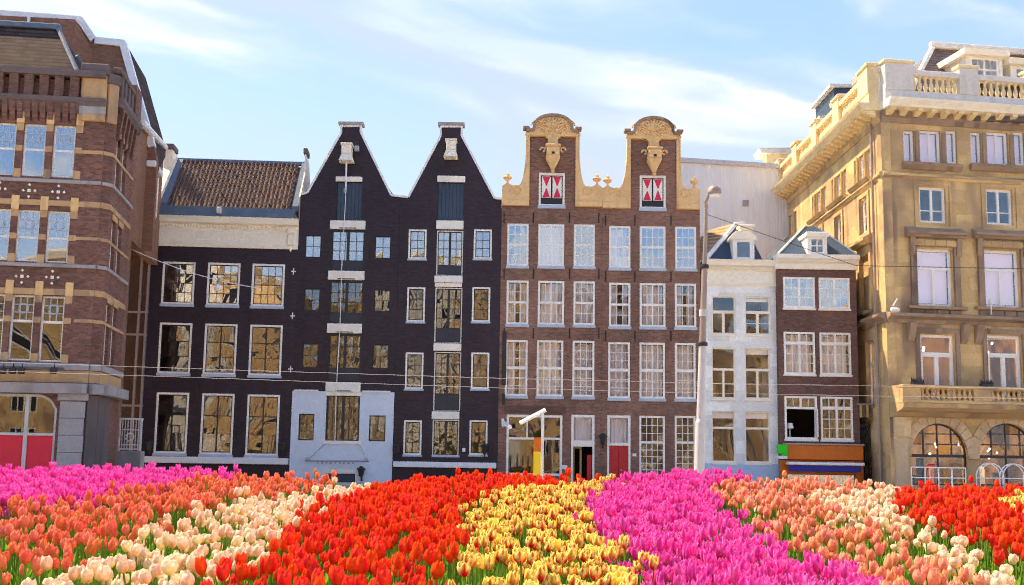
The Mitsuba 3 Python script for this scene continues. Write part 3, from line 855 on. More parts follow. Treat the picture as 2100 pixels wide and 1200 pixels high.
    MB(F).poly([(ul + .2, zb - .3), (ur - .2, zb - .3), (ur - .9, zb + .5), (n1 - .3, zn - .6), (n0 + .3, zn - .6), (ul + .9, zb + .5)], .34, 11).build('roof', 'slate', h)
    shell(h, F, ul, ur, zb - .31, 'brown_brick', 11, floors=[P(1130, y)[1] for y in (560, 685, 832)])
    return h


def ground_left(h, holes):
    # shop front
    r = F.R(1038, 851, 1153, 998)
    w = window(h, F, (r[0], r[1], .6, r[3]), [((0, 0, .34, .36), 1, 1), ((.37, 0, .66, .36), 1, 1), ((.69, 0, 1, .36), 1, 1), ((0, .40, .66, 1), 1, 1), ((.69, .40, 1, 1), 1, 1)], holes, fw=.12, sb=.02, tilt=.012, bulge=.01, name='shop_window', glass='glass_clear')
    r = F.R(1171, 851, 1219, 1000)
    door_bay(h, holes, r, F.uz(1195, 903)[1], F.uz(1195, 916)[1], None)
    u, z = F.uz(1157, 958)
    MB(F).box(u - .15, u + .15, -.02, -.003, z - .1, z + .1).build('number_plate', 'rail_white', h)
    r = F.R(1036, 833, 1160, 847)
    MB(F).box(r[0], r[1], -.05, -.003, r[2], r[3], .01).build('sign_board', 'umber_brick', h)
    u, z = F.uz(1030, 740)
    MB(F).box(u + .0, u + .2, -.09, -.003, F.uz(1030, 790)[1], F.uz(1030, 680)[1], .02).box(u + .03, u + .17, -.35, -.091, F.uz(1030, 830)[1], F.uz(1030, 808)[1], .02).build('downpipe', 'iron', h)


def door_bay(h, holes, r, zt0, zt1, red):
    d = key_for(f'{h}__entrance')
    u0, u1, _, z1 = r
    holes.append(sbox(u0, .131, u1, z1))
    inner = [sbox(u0 + .13, zt0 + .0, u1 - .13, z1 - .13), sbox(u0 + .1, .131, u1 - .1, zt1)]
    MB(F).poly(sbox(u0 + .002, .132, u1 - .002, z1 - .002).difference(unary_union(inner)), -.02, .14).build('frame', 'window_white', d)
    add('pane', sheet(F, u0 + .13, u1 - .13, .08, zt0, z1 - .13, .01, .01), 'glass_clear', d, smooth=True)
    add('curtain', folds(F, u0 + .13, u1 - .13, .3, zt0, z1 - .13, 5), 'curtain', d, smooth=True)
    if red:
        mid = (u0 + u1) / 2
        for a, c in ((u0 + .103, mid - .006), (mid + .006, u1 - .103)):
            k = key_for(f'{d}__door_leaf')
            b = MB(F).box(a, c, .05, .1, .14, zt1 - .003, .01)
            H = zt1 - .14
            for q0, q1 in ((.06, .36), (.42, .94)):
                e = .09
                b.poly(sbox(a + e, .14 + H * q0, c - e, .14 + H * q1).difference(sbox(a + e + .05, .14 + H * q0 + .05, c - e - .05, .14 + H * q1 - .05)), .03, .052)
            scene[k] = mikit.ply(b.mesh(), 'red_paint'); tag(k, 'red panelled door leaf')
        MB(F).lathe((mid + .12, .0, .14 + H * .4), [(.02, -.05), (.04, -.03), (.04, .03), (.02, .05)], 8).build('door_knob', 'steel', d)
    else:
        MB(F).poly(sbox(u0 + .104, .14, u1 - .6, zt1 - .004).difference(sbox(u0 + .2, .3, u1 - .7, zt1 - .1)), .5, .56).build('inner_door', 'gate_gold', d)
        MB(F).box(u1 - .35, u1 - .12, .15, .5, .14, zt1 - .4, .01).build('open_leaf', 'red_paint', d, label='open red door leaf')


def ground_right(h, holes):
    r = F.R(1245, 852, 1293, 1000)
    door_bay(h, holes, r, F.uz(1268, 908)[1], F.uz(1268, 914)[1], True)
    for x0, x1 in ((1311, 1364), (1384, 1427)):
        r = F.R(x0, 853, x1, 998)
        window(h, F, (r[0], r[1], .55, r[3]), [((0, 0, 1, .40), 4 if x0 < 1350 else 3, 3), ((0, .44, 1, 1), 4 if x0 < 1350 else 3, 5)], holes, fw=.1, sb=.02, tilt=.015, bulge=.012, glass='glass_clear', bar=.035)
    u, z = F.uz(1301, 933)
    MB(F).box(u - .1, u + .1, -.02, -.003, z - .07, z + .07).build('number_plate', 'rail_white', h)
    wall_lamp(h, F, *F.uz(1236, 905))


um = F.uz(1233.5, 700)[0]
neck_house('brown brick neck-gable house with a white shop front, the twin beside the black warehouse', 0, 0, F.uz(1024.5, 700)[0], um - .003,
           [[(1040, 1084), (1103.5, 1157), (1176.6, 1220)], [(1038.5, 1084), (1103, 1157), (1176, 1220)], [(1036, 1082), (1100.6, 1155), (1174, 1219)]], ground_left)
neck_house('brown brick neck-gable house with a red double door, the twin beside the street lamp', 207, 5.5, um + .003, F.uz(1437, 700)[0],
           [[(1249, 1293), (1312, 1365), (1384.6, 1428)], [(1249, 1293), (1312, 1365), (1384, 1428)], [(1247, 1292), (1311.5, 1364), (1384, 1427)]], ground_right)


# ------------------------------------------------------------------ the narrow white house
def white_house():
    h = thing('white_house', 'narrow white plastered house with tall windows and a small mansard dormer', 'house')
    holes = []
    ul, ur = F.uz(1442, 750)[0], F.uz(1596, 750)[0]
    zt = F.uz(1520, 560)[1]
    for y0, y1, t in ((607, 685, 0), (713, 817, 1), (843, 948, 2)):
        for k, (x0, x1) in enumerate(((1460, 1508.5), (1528, 1580))):
            r = F.R(x0, y0 + k, x1, y1 + k)
            if t == 2:
                li = [((0, 0, 1, .30), 1, 1), ((0, .345, 1, 1), 1, 1)]
            elif t == 1:
                li = [((0, 0, 1, .40), 1, 1), ((0, .45, .45, 1), 1, 2), ((.55, .45, 1, 1), 1, 2 if k == 0 else 1)]
            else:
                li = [((0, 0, 1, .37), 1, 1), ((0, .45, .44, 1), 1, 1 + k), ((.56, .45, 1, 1), 1, 1 + k)]
            window(h, F, r, li, holes, fm='cream_paint', fw=.07, sb=.10, tilt=.012, bulge=.012, sill='cream_paint', sillh=.12,
                   curtain=('blind_white', .12) if t == 2 else (('blind_white', .1) if k else None), glass='glass_clear')
    MB(F).poly(sbox(ul + .003, .131, ur - .003, F.uz(1520, 951)[1]), -.05, -.002).build('plinth', 'plinth_blue', h)
    body(h, F, [(ul, 0), (ur, 0), (ur, zt), (ul, zt)], holes, 'white_stucco')
    shell(h, F, ul, ur, zt, 'white_stucco', 9, floors=(F.uz(1520, 700)[1], F.uz(1520, 830)[1]))
    z0, z1 = F.uz(1520, 587)[1], F.uz(1520, 535)[1]
    k = z1 - z0
    MB(F).prof(ul, ur, [(.3, z0), (-.08, z0), (-.12, z0 + .1), (-.08, z0 + .16), (-.08, z0 + k * .58), (-.14, z0 + k * .6), (-.14, z0 + k * .74), (-.36, z0 + k * .78), (-.4, z0 + k * .92), (-.46, z1), (.3, z1)]).build('cornice', 'cream_paint', h)
    for i in range(30):
        u = ul + .12 + (ur - ul - .24) * i / 29
        MB(F).box(u - .035, u + .035, -.22, -.141, z0 + k * .62, z0 + k * .735).build('dentil', 'cream_paint', h)
    # mansard: a lead front slope, a golden tiled left slope
    zp = F.uz(1515, 462, 1.6)[1]
    a0, a1 = F.uz(1447, 531)[0], F.uz(1566, 531)[0]
    p0, p1 = F.uz(1508, 462, 1.6)[0], F.uz(1528, 462, 1.6)[0]
    MB(F).raw([(a0, .05, z1), (a1, .05, z1), (p1, 1.6, zp), (p0, 1.6, zp), (a0, 8, z1), (a1, 8, z1), (p1, 7, zp), (p0, 7, zp)],
              [[0, 1, 2], [0, 2, 3], [1, 5, 6], [1, 6, 2], [5, 4, 7], [5, 7, 6], [4, 0, 3], [4, 3, 7], [3, 2, 6], [3, 6, 7], [0, 4, 5], [0, 5, 1]]).build('roof', 'slate_blue', h)
    b0 = F.uz(1447, 510)
    for i in range(9):
        t0, t1 = i / 9, (i + 1.08) / 9
        lo = np.array([a0 - .1, .02, z1 + .02]); hi = np.array([p0 - .03, 1.5, zp + .08])
        lo2 = np.array([a0 - 1.2, .6, z1 + .3]); hi2 = np.array([p0 - .9, 3.5, zp + .12])
        A, B2 = lo + (hi - lo) * t0, lo + (hi - lo) * t1
        C, E = lo2 + (hi2 - lo2) * t1, lo2 + (hi2 - lo2) * t0
        nn = np.array([-.05, 0, .06])
        MB(F).raw([A + nn, B2, C, E + nn, A - .05, B2 - .05, C - .05, E - .05], [[0, 1, 2], [0, 2, 3], [4, 6, 5], [4, 7, 6], [0, 4, 5], [0, 5, 1], [1, 5, 6], [1, 6, 2], [2, 6, 7], [2, 7, 3], [3, 7, 4], [3, 4, 0]]).build('tile_course', 'tile_gold', f'{h}__roof')
    MB(F).tube([(a0, .0, z1 + .05), (p0, 1.55, zp + .05), (p0 + .5, 1.8, zp + .12)], .12, 7).build('hip_ridge', 'rail_white', h)
    # dormer
    r = F.R(1506, 492, 1542, 533)
    hd = []
    window(h, F, r, ONE, hd, fw=.12, sb=-.1, tilt=.004, bulge=.002, name='dormer_window')
    dm = f'{h}__dormer'
    key_for(dm)
    MB(F).box(r[0] - .1, r[0] - .003, -.12, 2.0, r[2], r[3]).box(r[1] + .003, r[1] + .1, -.12, 2.0, r[2], r[3]).build('cheek', 'white_paint', dm)
    zz = F.uz(1525, 480)[1]
    uc = (r[0] + r[1]) / 2 - .06
    MB(F).poly([(r[0] - .22, r[3] + .003), (r[1] + .22, r[3] + .003), (r[1] + .22, r[3] + .14), (uc + .35, zz + .12), (uc - .35, zz + .12), (r[0] - .22, r[3] + .14)], -.2, 2.2).build('pediment', 'cream_paint', dm)
    zq = F.uz(1525, 464)[1]
    MB(F).box(uc - .12, uc + .55, -.3, .4, zz + .124, zq - .1, .05).box(uc - .2, uc + .62, -.36, .5, zq - .096, zq + .04, .03).build('hoist_hood', 'cream_paint', dm)


def brown_house():
    h = thing('brown_house', 'narrow dark brown brick house with white casement windows over an orange shop front', 'house')
    G = Frame((0, 57.6), 0)
    holes = []
    ul, ur = G.uz(1597, 750)[0], G.uz(1760, 750)[0]
    zt = G.uz(1676, 552)[1]
    def cas(y0, y1, xs, top, nr, **k):
        for i, (x0, x1) in enumerate(xs):
            r = G.R(x0, y0 + i * 1.5, x1, y1 + i * 1.5)
            if top:
                li = [((0, 0, .46, .2), 2, 1), ((.54, 0, 1, .2), 2, 1), ((0, .28, .46, 1), 2, nr), ((.54, .28, 1, 1), 2, nr)]
            else:
                li = [((0, 0, .46, 1), 2, nr), ((.54, 0, 1, 1), 2, nr)]
            if k.get('open') and i == 0:
                li = [((0, 0, .46, .2), 2, 1), ((.54, 0, 1, .2), 2, 1), ((0, .28, 1, 1), 1, 1)]
                w = window(h, G, r, li[:2], holes, fw=.11, sb=-.02, sill='white_paint', sillh=.1, label='open casement window showing a dark room', panes=True)
                del scene[f'{w}__frame']
                u0, u1, z0, z1 = r; zc = z1 - .11 - (z1 - z0 - .22) * .28
                count[f'{w}__frame'] = 0
                mu = (u0 + u1) / 2
                MB(G).poly(sbox(u0 + .002, z0 + .002, u1 - .002, z1 - .002).difference(unary_union([sbox(u0 + .11, z0 + .1, u1 - .11, zc), sbox(u0 + .11, zc + .12, mu - .05, z1 - .1), sbox(mu + .05, zc + .12, u1 - .11, z1 - .1)])), -.02, .07).build('frame', 'window_white', w)
                MB(G).box(u1 - .16, u1 - .112, -.02, -.6, z0 + .11, zc - .01, .006).build('open_casement', 'window_white', w)
                b = MB(G).lathe((u0 + .32, .3, z0 + .12), [(.12, 0), (.03, .03), (.025, .4), (.2, .42), (.14, .68), (.0, .68)], 10)
                b.build('table_lamp', 'blind_white', w, smooth=40)
                continue
            window(h, G, r, li, holes, fw=.10, sb=-.02, tilt=.012 if top else .003, bulge=.008 if top else .002, bar=.035, sill='white_paint', sillh=.1, curtain=k.get('curtain'), glass='glass_clear' if top else 'glass_sky')
    cas(568.5, 632, ((1606, 1671), (1679, 1742.5)), False, 3)
    cas(681, 767.5, ((1607.5, 1671.5), (1681, 1745)), True, 3, curtain='folds')
    cas(812.5, 901, ((1609, 1676), (1683, 1749)), True, 3, open=True)
    body(h, G, [(ul, 0), (ur, 0), (ur, zt), (ul, zt)], holes, 'umber_brick')
    shell(h, G, ul, ur, zt, 'umber_brick', 8.5, floors=(G.uz(1676, 660)[1], G.uz(1676, 795)[1]))
    z0, z1 = G.uz(1676, 553)[1], G.uz(1676, 525)[1]
    k = z1 - z0
    MB(G).prof(ul - .12, ur + .08, [(.3, z0), (-.1, z0), (-.14, z0 + k * .38), (-.3, z0 + k * .5), (-.42, z0 + k * .66), (-.5, z0 + k * .7), (-.5, z1), (.3, z1)]).build('cornice', 'white_paint', h)
    px_, pz = G.uz(1661, 464, 2.5)
    MB(G).raw([(ul, -.3, z1), (ur, -.3, z1), (px_ + .25, 2.5, pz), (px_ - .25, 2.5, pz), (ul, 8, z1), (ur, 8, z1), (px_ + .25, 6, pz), (px_ - .25, 6, pz)],
              [[0, 1, 2], [0, 2, 3], [1, 5, 6], [1, 6, 2], [5, 4, 7], [5, 7, 6], [4, 0, 3], [4, 3, 7], [3, 2, 6], [3, 6, 7], [0, 4, 5], [0, 5, 1]]).build('roof', 'slate_blue', h, label='blue-grey hipped roof')
    MB(G).tube([(ul, -.28, z1 + .04), (px_ - .25, 2.5, pz + .02)], .06, 6).build('hip_ridge', 'cream_paint', h)
    MB(G).tube([(ur, -.28, z1 + .06), (px_ + .25, 2.5, pz + .02)], .05, 6).build('hip_ridge', 'lead', h)
    r = G.R(1656, 489, 1688, 524)
    window(h, G, r, [((0, 0, .46, .46), 1, 1), ((.54, 0, 1, .46), 1, 1), ((0, .54, .46, 1), 1, 1), ((.54, .54, 1, 1), 1, 1)], None, fw=.11, sb=-.35, tilt=.006, name='dormer_window')
    dm = f'{h}__dormer'; key_for(dm)
    MB(G).box(r[0] - .1, r[0] - .003, -.37, 2.2, r[2], r[3]).box(r[1] + .003, r[1] + .1, -.37, 2.2, r[2], r[3]).build('cheek', 'white_paint', dm)
    MB(G).box(r[0] - .18, r[1] + .18, -.5, 2.4, r[3] + .003, r[3] + .25, .03).build('roof', 'white_paint', dm)
    # shop front
    o = G.R(1607, 913, 1764, 943)
    MB(G).box(o[0], o[1], -.55, -.005, o[2], o[3], .02).build('fascia', 'sign_orange', h, label='plain orange shop fascia')
    MB(G).box(o[0] - .02, o[1] + .04, -.62, -.005, o[3] + .003, o[3] + .07).build('fascia_cap', 'grey_stone', h)
    q = G.R(1598, 944, 1767, 999)
    inner = sbox(q[0] + .35, .131, q[1] - .35, G.uz(1680, 973)[1])
    MB(G).poly(sbox(q[0], .131, q[1], q[3] - .02).difference(inner), -.3, -.004).build('shop_surround', 'sign_orange', h)
    MB(G).box(q[0] + .355, q[1] - .355, -.1, -.05, .135, G.uz(1680, 974)[1]).build('shop_window', 'glass', h)
    w = G.R(1608, 948, 1762, 955)
    MB(G).box(w[0], w[1], -.95, -.31, w[2] + .02, w[3], .03).build('awning_case', 'rail_white', h)
    e = G.R(1609, 955.5, 1755, 967)
    MB(G).box(e[0], e[1], -.9, -.84, e[2], e[3], .01).build('awning_valance', 'sign_blue', h, label='blue awning valance')
    s = G.R(1586, 912, 1607, 935)
    b = MB(G).box(s[0], s[1] - .01, -.85, -.7, s[2] + .12, s[3], .015).box(s[0] + .22, s[1] - .01, -.85, -.7, s[2], s[2] + .117)
    k = b.build('projecting_sign', 'sign_green', h, label='bright green projecting sign')
    MB(G).box(s[0] + .02, s[1] - .015, -.83, -.72, s[2] - .14, s[2] + .0).box(s[0] + .3, s[0] + .36, -.7, .0, s[2] + .2, s[2] + .26).build('sign_bracket', 'rail_white', h)


white_house()
brown_house()


# ------------------------------------------------------------------ grey sheet-metal hall behind
def hall():
    h = thing('sheet_metal_hall', 'tall pale grey corrugated metal building rising behind the narrow white house', 'building')
    G = Frame((0, 74.0), 0)
    a, b_ = G.uz(1391, 345), G.uz(1590, 345)
    zl, zr = G.uz(1394, 333)[1], G.uz(1588, 346)[1]
    n = 150
    us = np.linspace(a[0] - .6, b_[0] + 3, n)
    dd = np.where(np.arange(n) % 3 == 0, .0, np.where(np.arange(n) % 3 == 1, .0, .022))
    z = zl + (zr - zl) * (us - a[0]) / (b_[0] - a[0])
    v = np.vstack([np.c_[us, dd, us * 0], np.c_[us, dd, z]]); i = np.arange(n - 1)
    MB(G).raw(v, np.vstack([np.c_[i, i + 1, i + n + 1], np.c_[i, i + n + 1, i + n]])).build('wall', 'sheet_grey', h)
    MB(G).raw([(a[0] - .6, .1, 0), (b_[0] + 3, .1, 0), (b_[0] + 3, 14, 0), (a[0] - .6, 14, 0)] + [(a[0] - .6, .1, z[0]), (b_[0] + 3, .1, z[-1]), (b_[0] + 3, 14, z[-1]), (a[0] - .6, 14, z[0])],
              [[1, 2, 6], [1, 6, 5], [2, 3, 7], [2, 7, 6], [3, 0, 4], [3, 4, 7], [4, 5, 6], [4, 6, 7]]).build('shell', 'sheet_grey', h)
    MB(G).raw(*((np.array([(a[0] - .7, -.2, z[0]), (b_[0] + 3.1, -.2, z[-1]), (b_[0] + 3.1, .3, z[-1]), (a[0] - .7, .3, z[0]), (a[0] - .7, -.2, z[0] + .3), (b_[0] + 3.1, -.2, z[-1] + .3), (b_[0] + 3.1, .3, z[-1] + .3), (a[0] - .7, .3, z[0] + .3)])),
                 [[0, 1, 5], [0, 5, 4], [3, 7, 6], [3, 6, 2], [4, 5, 6], [4, 6, 7], [0, 3, 2], [0, 2, 1], [0, 4, 7], [0, 7, 3], [1, 2, 6], [1, 6, 5]])).build('roof_edge', 'pole_grey', h)
    u, zz = G.uz(1529, 417)
    bb = MB(G).box(u - .2, u + .2, -.08, .02, zz - .2, zz + .2)
    for q in range(4):
        bb.box(u - .17, u + .17, -.11, -.082, zz - .16 + q * .09, zz - .11 + q * .09)
    bb.build('vent_grille', 'steel', h)
    u, zz = G.uz(1476, 333)
    MB(G).lathe((u, 2, zz - .3), [(.2, 0), (.2, .4), (.5, .45), (.5, .62), (.3, .78)], 12).build('roof_vent', 'umber_brick', h)
    for x in (1397, 1409):
        u, zz = G.uz(x, 331)
        MB(G).lathe((u, .5, zz - .2), [(.08, 0), (.08, .3), (.1, .35), (.02, .45)], 8).build('roof_pipe', 'iron', h)


hall()


# ------------------------------------------------------------------ the corner hotel
def baluster(fr, u, d, z0, z1, r=.11):
    k = z1 - z0
    return MB(fr).lathe((u, d, z0), [(r * 1.05, 0), (r * 1.05, k * .07), (r * .6, k * .1), (r * .75, k * .2), (r * 1.1, k * .34), (r * .85, k * .5), (r * .55, k * .68), (r * .5, k * .78), (r * .8, k * .82), (r * .55, k * .88), (r * 1.0, k * .93), (r * 1.0, k)], 10)


def hotel():
    h = thing('corner_hotel', 'ochre stone corner hotel with arched shop windows, a balcony and a white roof balustrade', 'hotel')
    c = at(1815, 560, 55.0)
    A = Frame((c[0], c[1]), math.radians(9.5))            # the front
    S = Frame((c[0], c[1]), math.radians(-90.0))          # the side: u = -depth behind the corner
    W = 22.0
    LEN = 25.0
    Z = lambda y, x=1860: A.uz(x, y)[1]
    ztop = Z(233)                                          # underside of the cornice
    zs = Z(651)                                            # string course
    zbal = Z(835)
    holes = []
    # ---- upper windows, front
    groups = [(1853, 1875, 1885.5, 1929, 1940, 1962.5), (1991, 2012, 2023, 2067.5, 2079, 2101)]
    for i, gq in enumerate(groups):
        for k in range(3):
            r = A.R(gq[2 * k], 268 + 3.5 * i, gq[2 * k + 1], 335 + 3.5 * i)
            window(h, A, r, [((0, 0, .46, 1), 1, 1), ((.54, 0, 1, 1), 1, 1)] if k == 1 else ONE, holes, fw=.11, sb=.12, tilt=.004, bulge=.002, curtain=('blind', .97), glass='glass_clear', label='small attic-floor window with a pink blind' if False else None)
        l = A.R(gq[0] - 3, 337 + 3.5 * i, gq[5] + 6, 350 + 3.5 * i)
        MB(A).prof(l[0], l[1], [(-.003, l[2]), (-.16, l[2]), (-.3, l[2] + (l[3] - l[2]) * .6), (-.34, l[3]), (-.003, l[3])]).build('window_ledge', 'hotel_trim', h)
        for q in (0, 1):
            u0, u1 = A.uz(gq[1 + 2 * q], 300)[0], A.uz(gq[2 + 2 * q], 300)[0]
            MB(A).box(u0 + .03, u1 - .03, -.12, -.003, A.uz(gq[0], 335 + 3.5 * i)[1], A.uz(gq[0], 268 + 3.5 * i)[1], .03).build('window_pier', 'hotel_trim', h)
    for i, (x0, x1) in enumerate(((1885.5, 1940), (2023, 2077), (2160, 2214))):
        dy = 4 * i
        r = A.R(x0, 384 + dy, x1, 457 + dy)
        window(h, A, r, [((0, 0, .45, .66), 1, 1), ((.55, 0, 1, .66), 1, 1), ((0, .69, .45, 1), 1, 1), ((.55, .69, 1, 1), 1, 1)], holes, fw=.12, sb=.14, tilt=.006, bulge=.003)
        e = .18
        MB(A).poly(sbox(r[0] - e - .1, r[2] - e - .1, r[1] + e + .1, r[3] + e + .05).difference(sbox(r[0] - e + .02, r[2] - e + .02, r[1] + e - .02, r[3] + e - .1)), -.07, -.003).build('architrave', 'hotel_stone', h)
        # hooded window below
        q0, q1 = A.uz(x0 - 4.5, 560)[0], A.uz(x1 + 13, 560)[0]
        zr0, zr1 = A.uz(x0, 627 + dy * .6)[1], A.uz(x0, 509 + dy * .8)[1]
        r = (q0, q1, zr0, zr1)
        window(h, A, r, [((0, 0, 1, .30), 1, 1), ((0, .345, .46, 1), 1, 1), ((.54, .345, 1, 1), 1, 1)], holes, fw=.12, sb=.16, tilt=.004, bulge=.003, curtain=('blind', .98), glass='glass_clear')
        MB(A).poly(sbox(q0 - .36, zr0, q1 + .36, zr1 + .5).difference(sbox(q0 - .06, zr0 - .1, q1 + .06, zr1 + .08)), -.14, -.003).build('architrave', 'hotel_trim', h)
        for n in range(4):
            w4 = (q1 - q0 + .4) / 4
            MB(A).box(q0 - .2 + n * w4 + .01, q0 - .2 + (n + 1) * w4 - .01, -.19, -.142, zr1 + .12, zr1 + .42, .02).build('head_stone', 'hotel_stone', h)
        zh = zr1 + .52
        MB(A).prof(q0 - .6, q1 + .6, [(-.003, zh), (-.3, zh), (-.42, zh + .1), (-.5, zh + .12), (-.5, zh + .24), (-.003, zh + .52)]).build('window_hood', 'hotel_trim', h)
        for uu in (q0 - .3, q1 + .3):
            MB(A).prof(uu - .13, uu + .13, [(-.142, zh - .9), (-.2, zh - .8), (-.3, zh - .01), (-.142, zh - .01)]).build('hood_bracket', 'hotel_trim', h)
        MB(A).prof(q0 - .6, q1 + .6, [(-.003, zr0 - .16), (-.26, zr0 - .16), (-.3, zr0 - .02), (-.003, zr0 - .02)]).build('window_ledge', 'hotel_trim', h)
        for n in range(4):
            w4 = (q1 - q0 + .8) / 4
            MB(A).box(q0 - .4 + n * w4 + .02, q0 - .4 + (n + 1) * w4 - .02, -.1, -.003, zr0 - .52, zr0 - .17, .03).build('apron_stone', 'hotel_trim', h)
        # balcony doors
        q0, q1 = A.uz(x0 + 3, 740)[0], A.uz(x1 + 18, 740)[0]
        zd0, zd1 = A.uz(x0, 826)[1], A.uz(x0, 685 + dy * .5)[1]
        w = window(h, A, (q0, q1, zd0, zd1), [((0, 0, 1, .24), 1, 1), ((.03, .31, .43, .97), 1, 1), ((.57, .31, .97, .97), 1, 1)], holes, fw=.13, sb=.14, tilt=.006, bulge=.004, glass='glass_thin', name='balcony_door')
        MB(A).poly(sbox(q0 - .26, zd0, q1 + .26, zd1 + .3).difference(sbox(q0 - .05, zd0 - .1, q1 + .05, zd1 + .06)), -.1, -.003).build('architrave', 'hotel_trim', h)
        for sgn, uu in ((1, q0 - .5), (-1, q1 + .5)):
            MB(A).prof(uu - .17, uu + .17, [(-.003, zs - 1.2), (-.12, zs - 1.1), (-.42, zs - .32), (-.42, zs - .28), (-.003, zs - .28)]).build('scroll_bracket', 'hotel_trim', h)
        for n in range(3):
            lu, lz = q0 + .3 + rng.random() * (q1 - q0 - .6), zd1 - .25 - rng.random() * .5
            k = key_for(f'{h}__ceiling_lamp')
            m = MB(A).lathe((lu, 1.2 + rng.random() * 1.6, lz), [(.01, 0), (.035, .02), (.04, .05), (.02, .08)], 8).mesh()
            scene[k] = mikit.ply(m, 'window_black', emitter={'type': 'area', 'radiance': {'type': 'rgb', 'value': [95, 52, 16]}})
    # ---- arches
    spring = A.uz(1925, 935)[1]
    arches = []
    for i, (x0, x1) in enumerate(((1869, 1984), (2008, 2126), (2150, 2270))):
        u0, u1 = A.uz(x0, 940)[0], A.uz(x1, 940)[0]
        uc, rad = (u0 + u1) / 2, (u1 - u0) / 2
        pts = [(u0, .5), (u1, .5), (u1, spring)] + [(uc + rad * math.cos(a), spring + rad * 1.06 * math.sin(a)) for a in np.linspace(0, math.pi, 26)[1:-1]] + [(u0, spring)]
        g = Polygon(pts); holes.append(g); arches.append((uc, rad))
        w = key_for(f'{h}__arched_window')
        inner = g.buffer(-.07)
        bars = []
        for f_ in (-.5, 0, .5):
            bars.append(sbox(uc + rad * f_ - .03, spring + .02, uc + rad * f_ + .03, spring + rad * 1.2))
        for f_ in (.38, .72):
            bars.append(sbox(u0, spring + rad * f_ - .025, u1, spring + rad * f_ + .025))
        bars += [sbox(u0, spring - .07, u1, spring + .07), sbox(uc - .035, .5, uc + .035, spring)]
        b = MB(A); b.poly(g.difference(inner), .12, .24); b.poly(unary_union(bars).intersection(inner.buffer(.01)), .14, .22)
        b.build('frame', 'window_black', w)
        panes = inner.difference(unary_union(bars))
        for pn in getattr(panes, 'geoms', [panes]):
            v, f = trimesh.creation.triangulate_polygon(pn, engine='earcut')
            t1, t2 = rng.normal(0, .012, 2)
            cc = pn.centroid
            v3 = np.c_[v[:, 0], .18 + t1 * (v[:, 0] - cc.x) + t2 * (v[:, 1] - cc.y), v[:, 1]]
            MB(A).raw(v3, f).build('pane', 'glass_thin', w)
        for n in range(7):
            q = uc + rad * rng.uniform(-.95, .7); k = rng.uniform(.15, .5)
            MB(A).box(q, q + k, 1.0 + .3 * n, 1.2 + .3 * n, .3, spring * rng.uniform(.4, 1.0), .02).build('shop_display', ('umber_brick', 'interior', 'sandstone', 'red_paint', 'dark_stone', 'interior', 'cream_paint')[n], h)
        # ring of voussoirs
        for n in range(13):
            a0, a1 = math.pi * n / 13, math.pi * (n + 1) / 13
            pr = []
            for a in np.linspace(a0 + .008, a1 - .008, 4):
                pr.append((uc + (rad + .02) * math.cos(a), spring + (rad * 1.06 + .02) * math.sin(a)))
            for a in np.linspace(a1 - .008, a0 + .008, 4):
                o = rad + .5 + (.14 if n == 6 else 0)
                pr.append((uc + o * math.cos(a), spring + (o + rad * .06) * math.sin(a)))
            MB(A).poly(pr, -.12 if n == 6 else -.07, -.003).build('voussoir', 'hotel_base', h)
        for n in range(6):
            a = rng.uniform(-.8, .8); lz = spring + rng.uniform(-.2, .6)
            k = key_for(f'{h}__ceiling_lamp')
            m = MB(A).lathe((uc + rad * a, 1.4 + rng.random() * 1.5, lz), [(.01, 0), (.03, .02), (.035, .05), (.02, .08)], 8).mesh()
            scene[k] = mikit.ply(m, 'window_black', emitter={'type': 'area', 'radiance': {'type': 'rgb', 'value': [60, 36, 13]}})
    for i in range(2):
        a, b_ = arches[i], arches[i + 1]
        u0, u1 = a[0] + a[1], b_[0] - b_[1]
        MB(A).box(u0 + .03, u1 - .03, -.14, -.003, spring - .12, spring + .1, .02).build('impost', 'hotel_base', h)
    u0, u1 = A.uz(1832, 900)[0], A.uz(1861, 900)[0]
    MB(A).box(u0, u1, -.12, -.003, .131, Z(858), .03).build('pilaster', 'hotel_base', h)
    MB(A).prof(u0 - .05, u1 + .05, [(-.122, Z(900)), (-.2, Z(895)), (-.34, Z(862)), (-.34, Z(856)), (-.122, Z(856))]).build('scroll_bracket', 'hotel_base', h)
    # ---- walls
    MB(A).poly(Polygon([(0, 0), (W, 0), (W, ztop), (0, ztop)]).difference(unary_union(holes)), 0, .45).build('wall', 'hotel_stone', h)
    sh = []
    SR = lambda x0, y0, x1, y1: S.R(x0, y0, x1, y1)
    def swin(x0, y0, x1, y1, name='window', trip=True):
        u0, u1 = S.uz(x0, (y0 + y1) / 2)[0], S.uz(x1, (y0 + y1) / 2)[0]
        xm = (x0 + x1) / 2
        z0, z1 = S.uz(xm, y1)[1], S.uz(xm, y0)[1]
        return u0, u1, z0, z1
    zw = None
    for (x0, y0, x1, y1) in ((1751, 293, 1785, 391), (1705, 338, 1736, 429), (1665, 377, 1694, 462)):
        r = swin(x0, y0 + 24, x1, y1 - 18)
        if zw is None: zw = (r[2], r[3])
        L_ = r[1] - r[0]
        for k in range(3):
            a = r[0] + L_ * (0, .29, .76)[k]; b_ = r[0] + L_ * (.24, .71, 1)[k]
            window(h, S, (a, b_, zw[0], zw[1]), ONE if k != 1 else [((0, 0, .46, 1), 1, 2), ((.54, 0, 1, 1), 1, 2)], sh, fw=.1, sb=.14, tilt=.006, curtain=('blind_white', .9), glass='glass_clear')
        MB(S).prof(r[0] - .25, r[1] + .25, [(-.003, zw[0] - .3), (-.2, zw[0] - .26), (-.32, zw[0] - .1), (-.003, zw[0] - .08)]).build('window_ledge', 'hotel_stone', h)
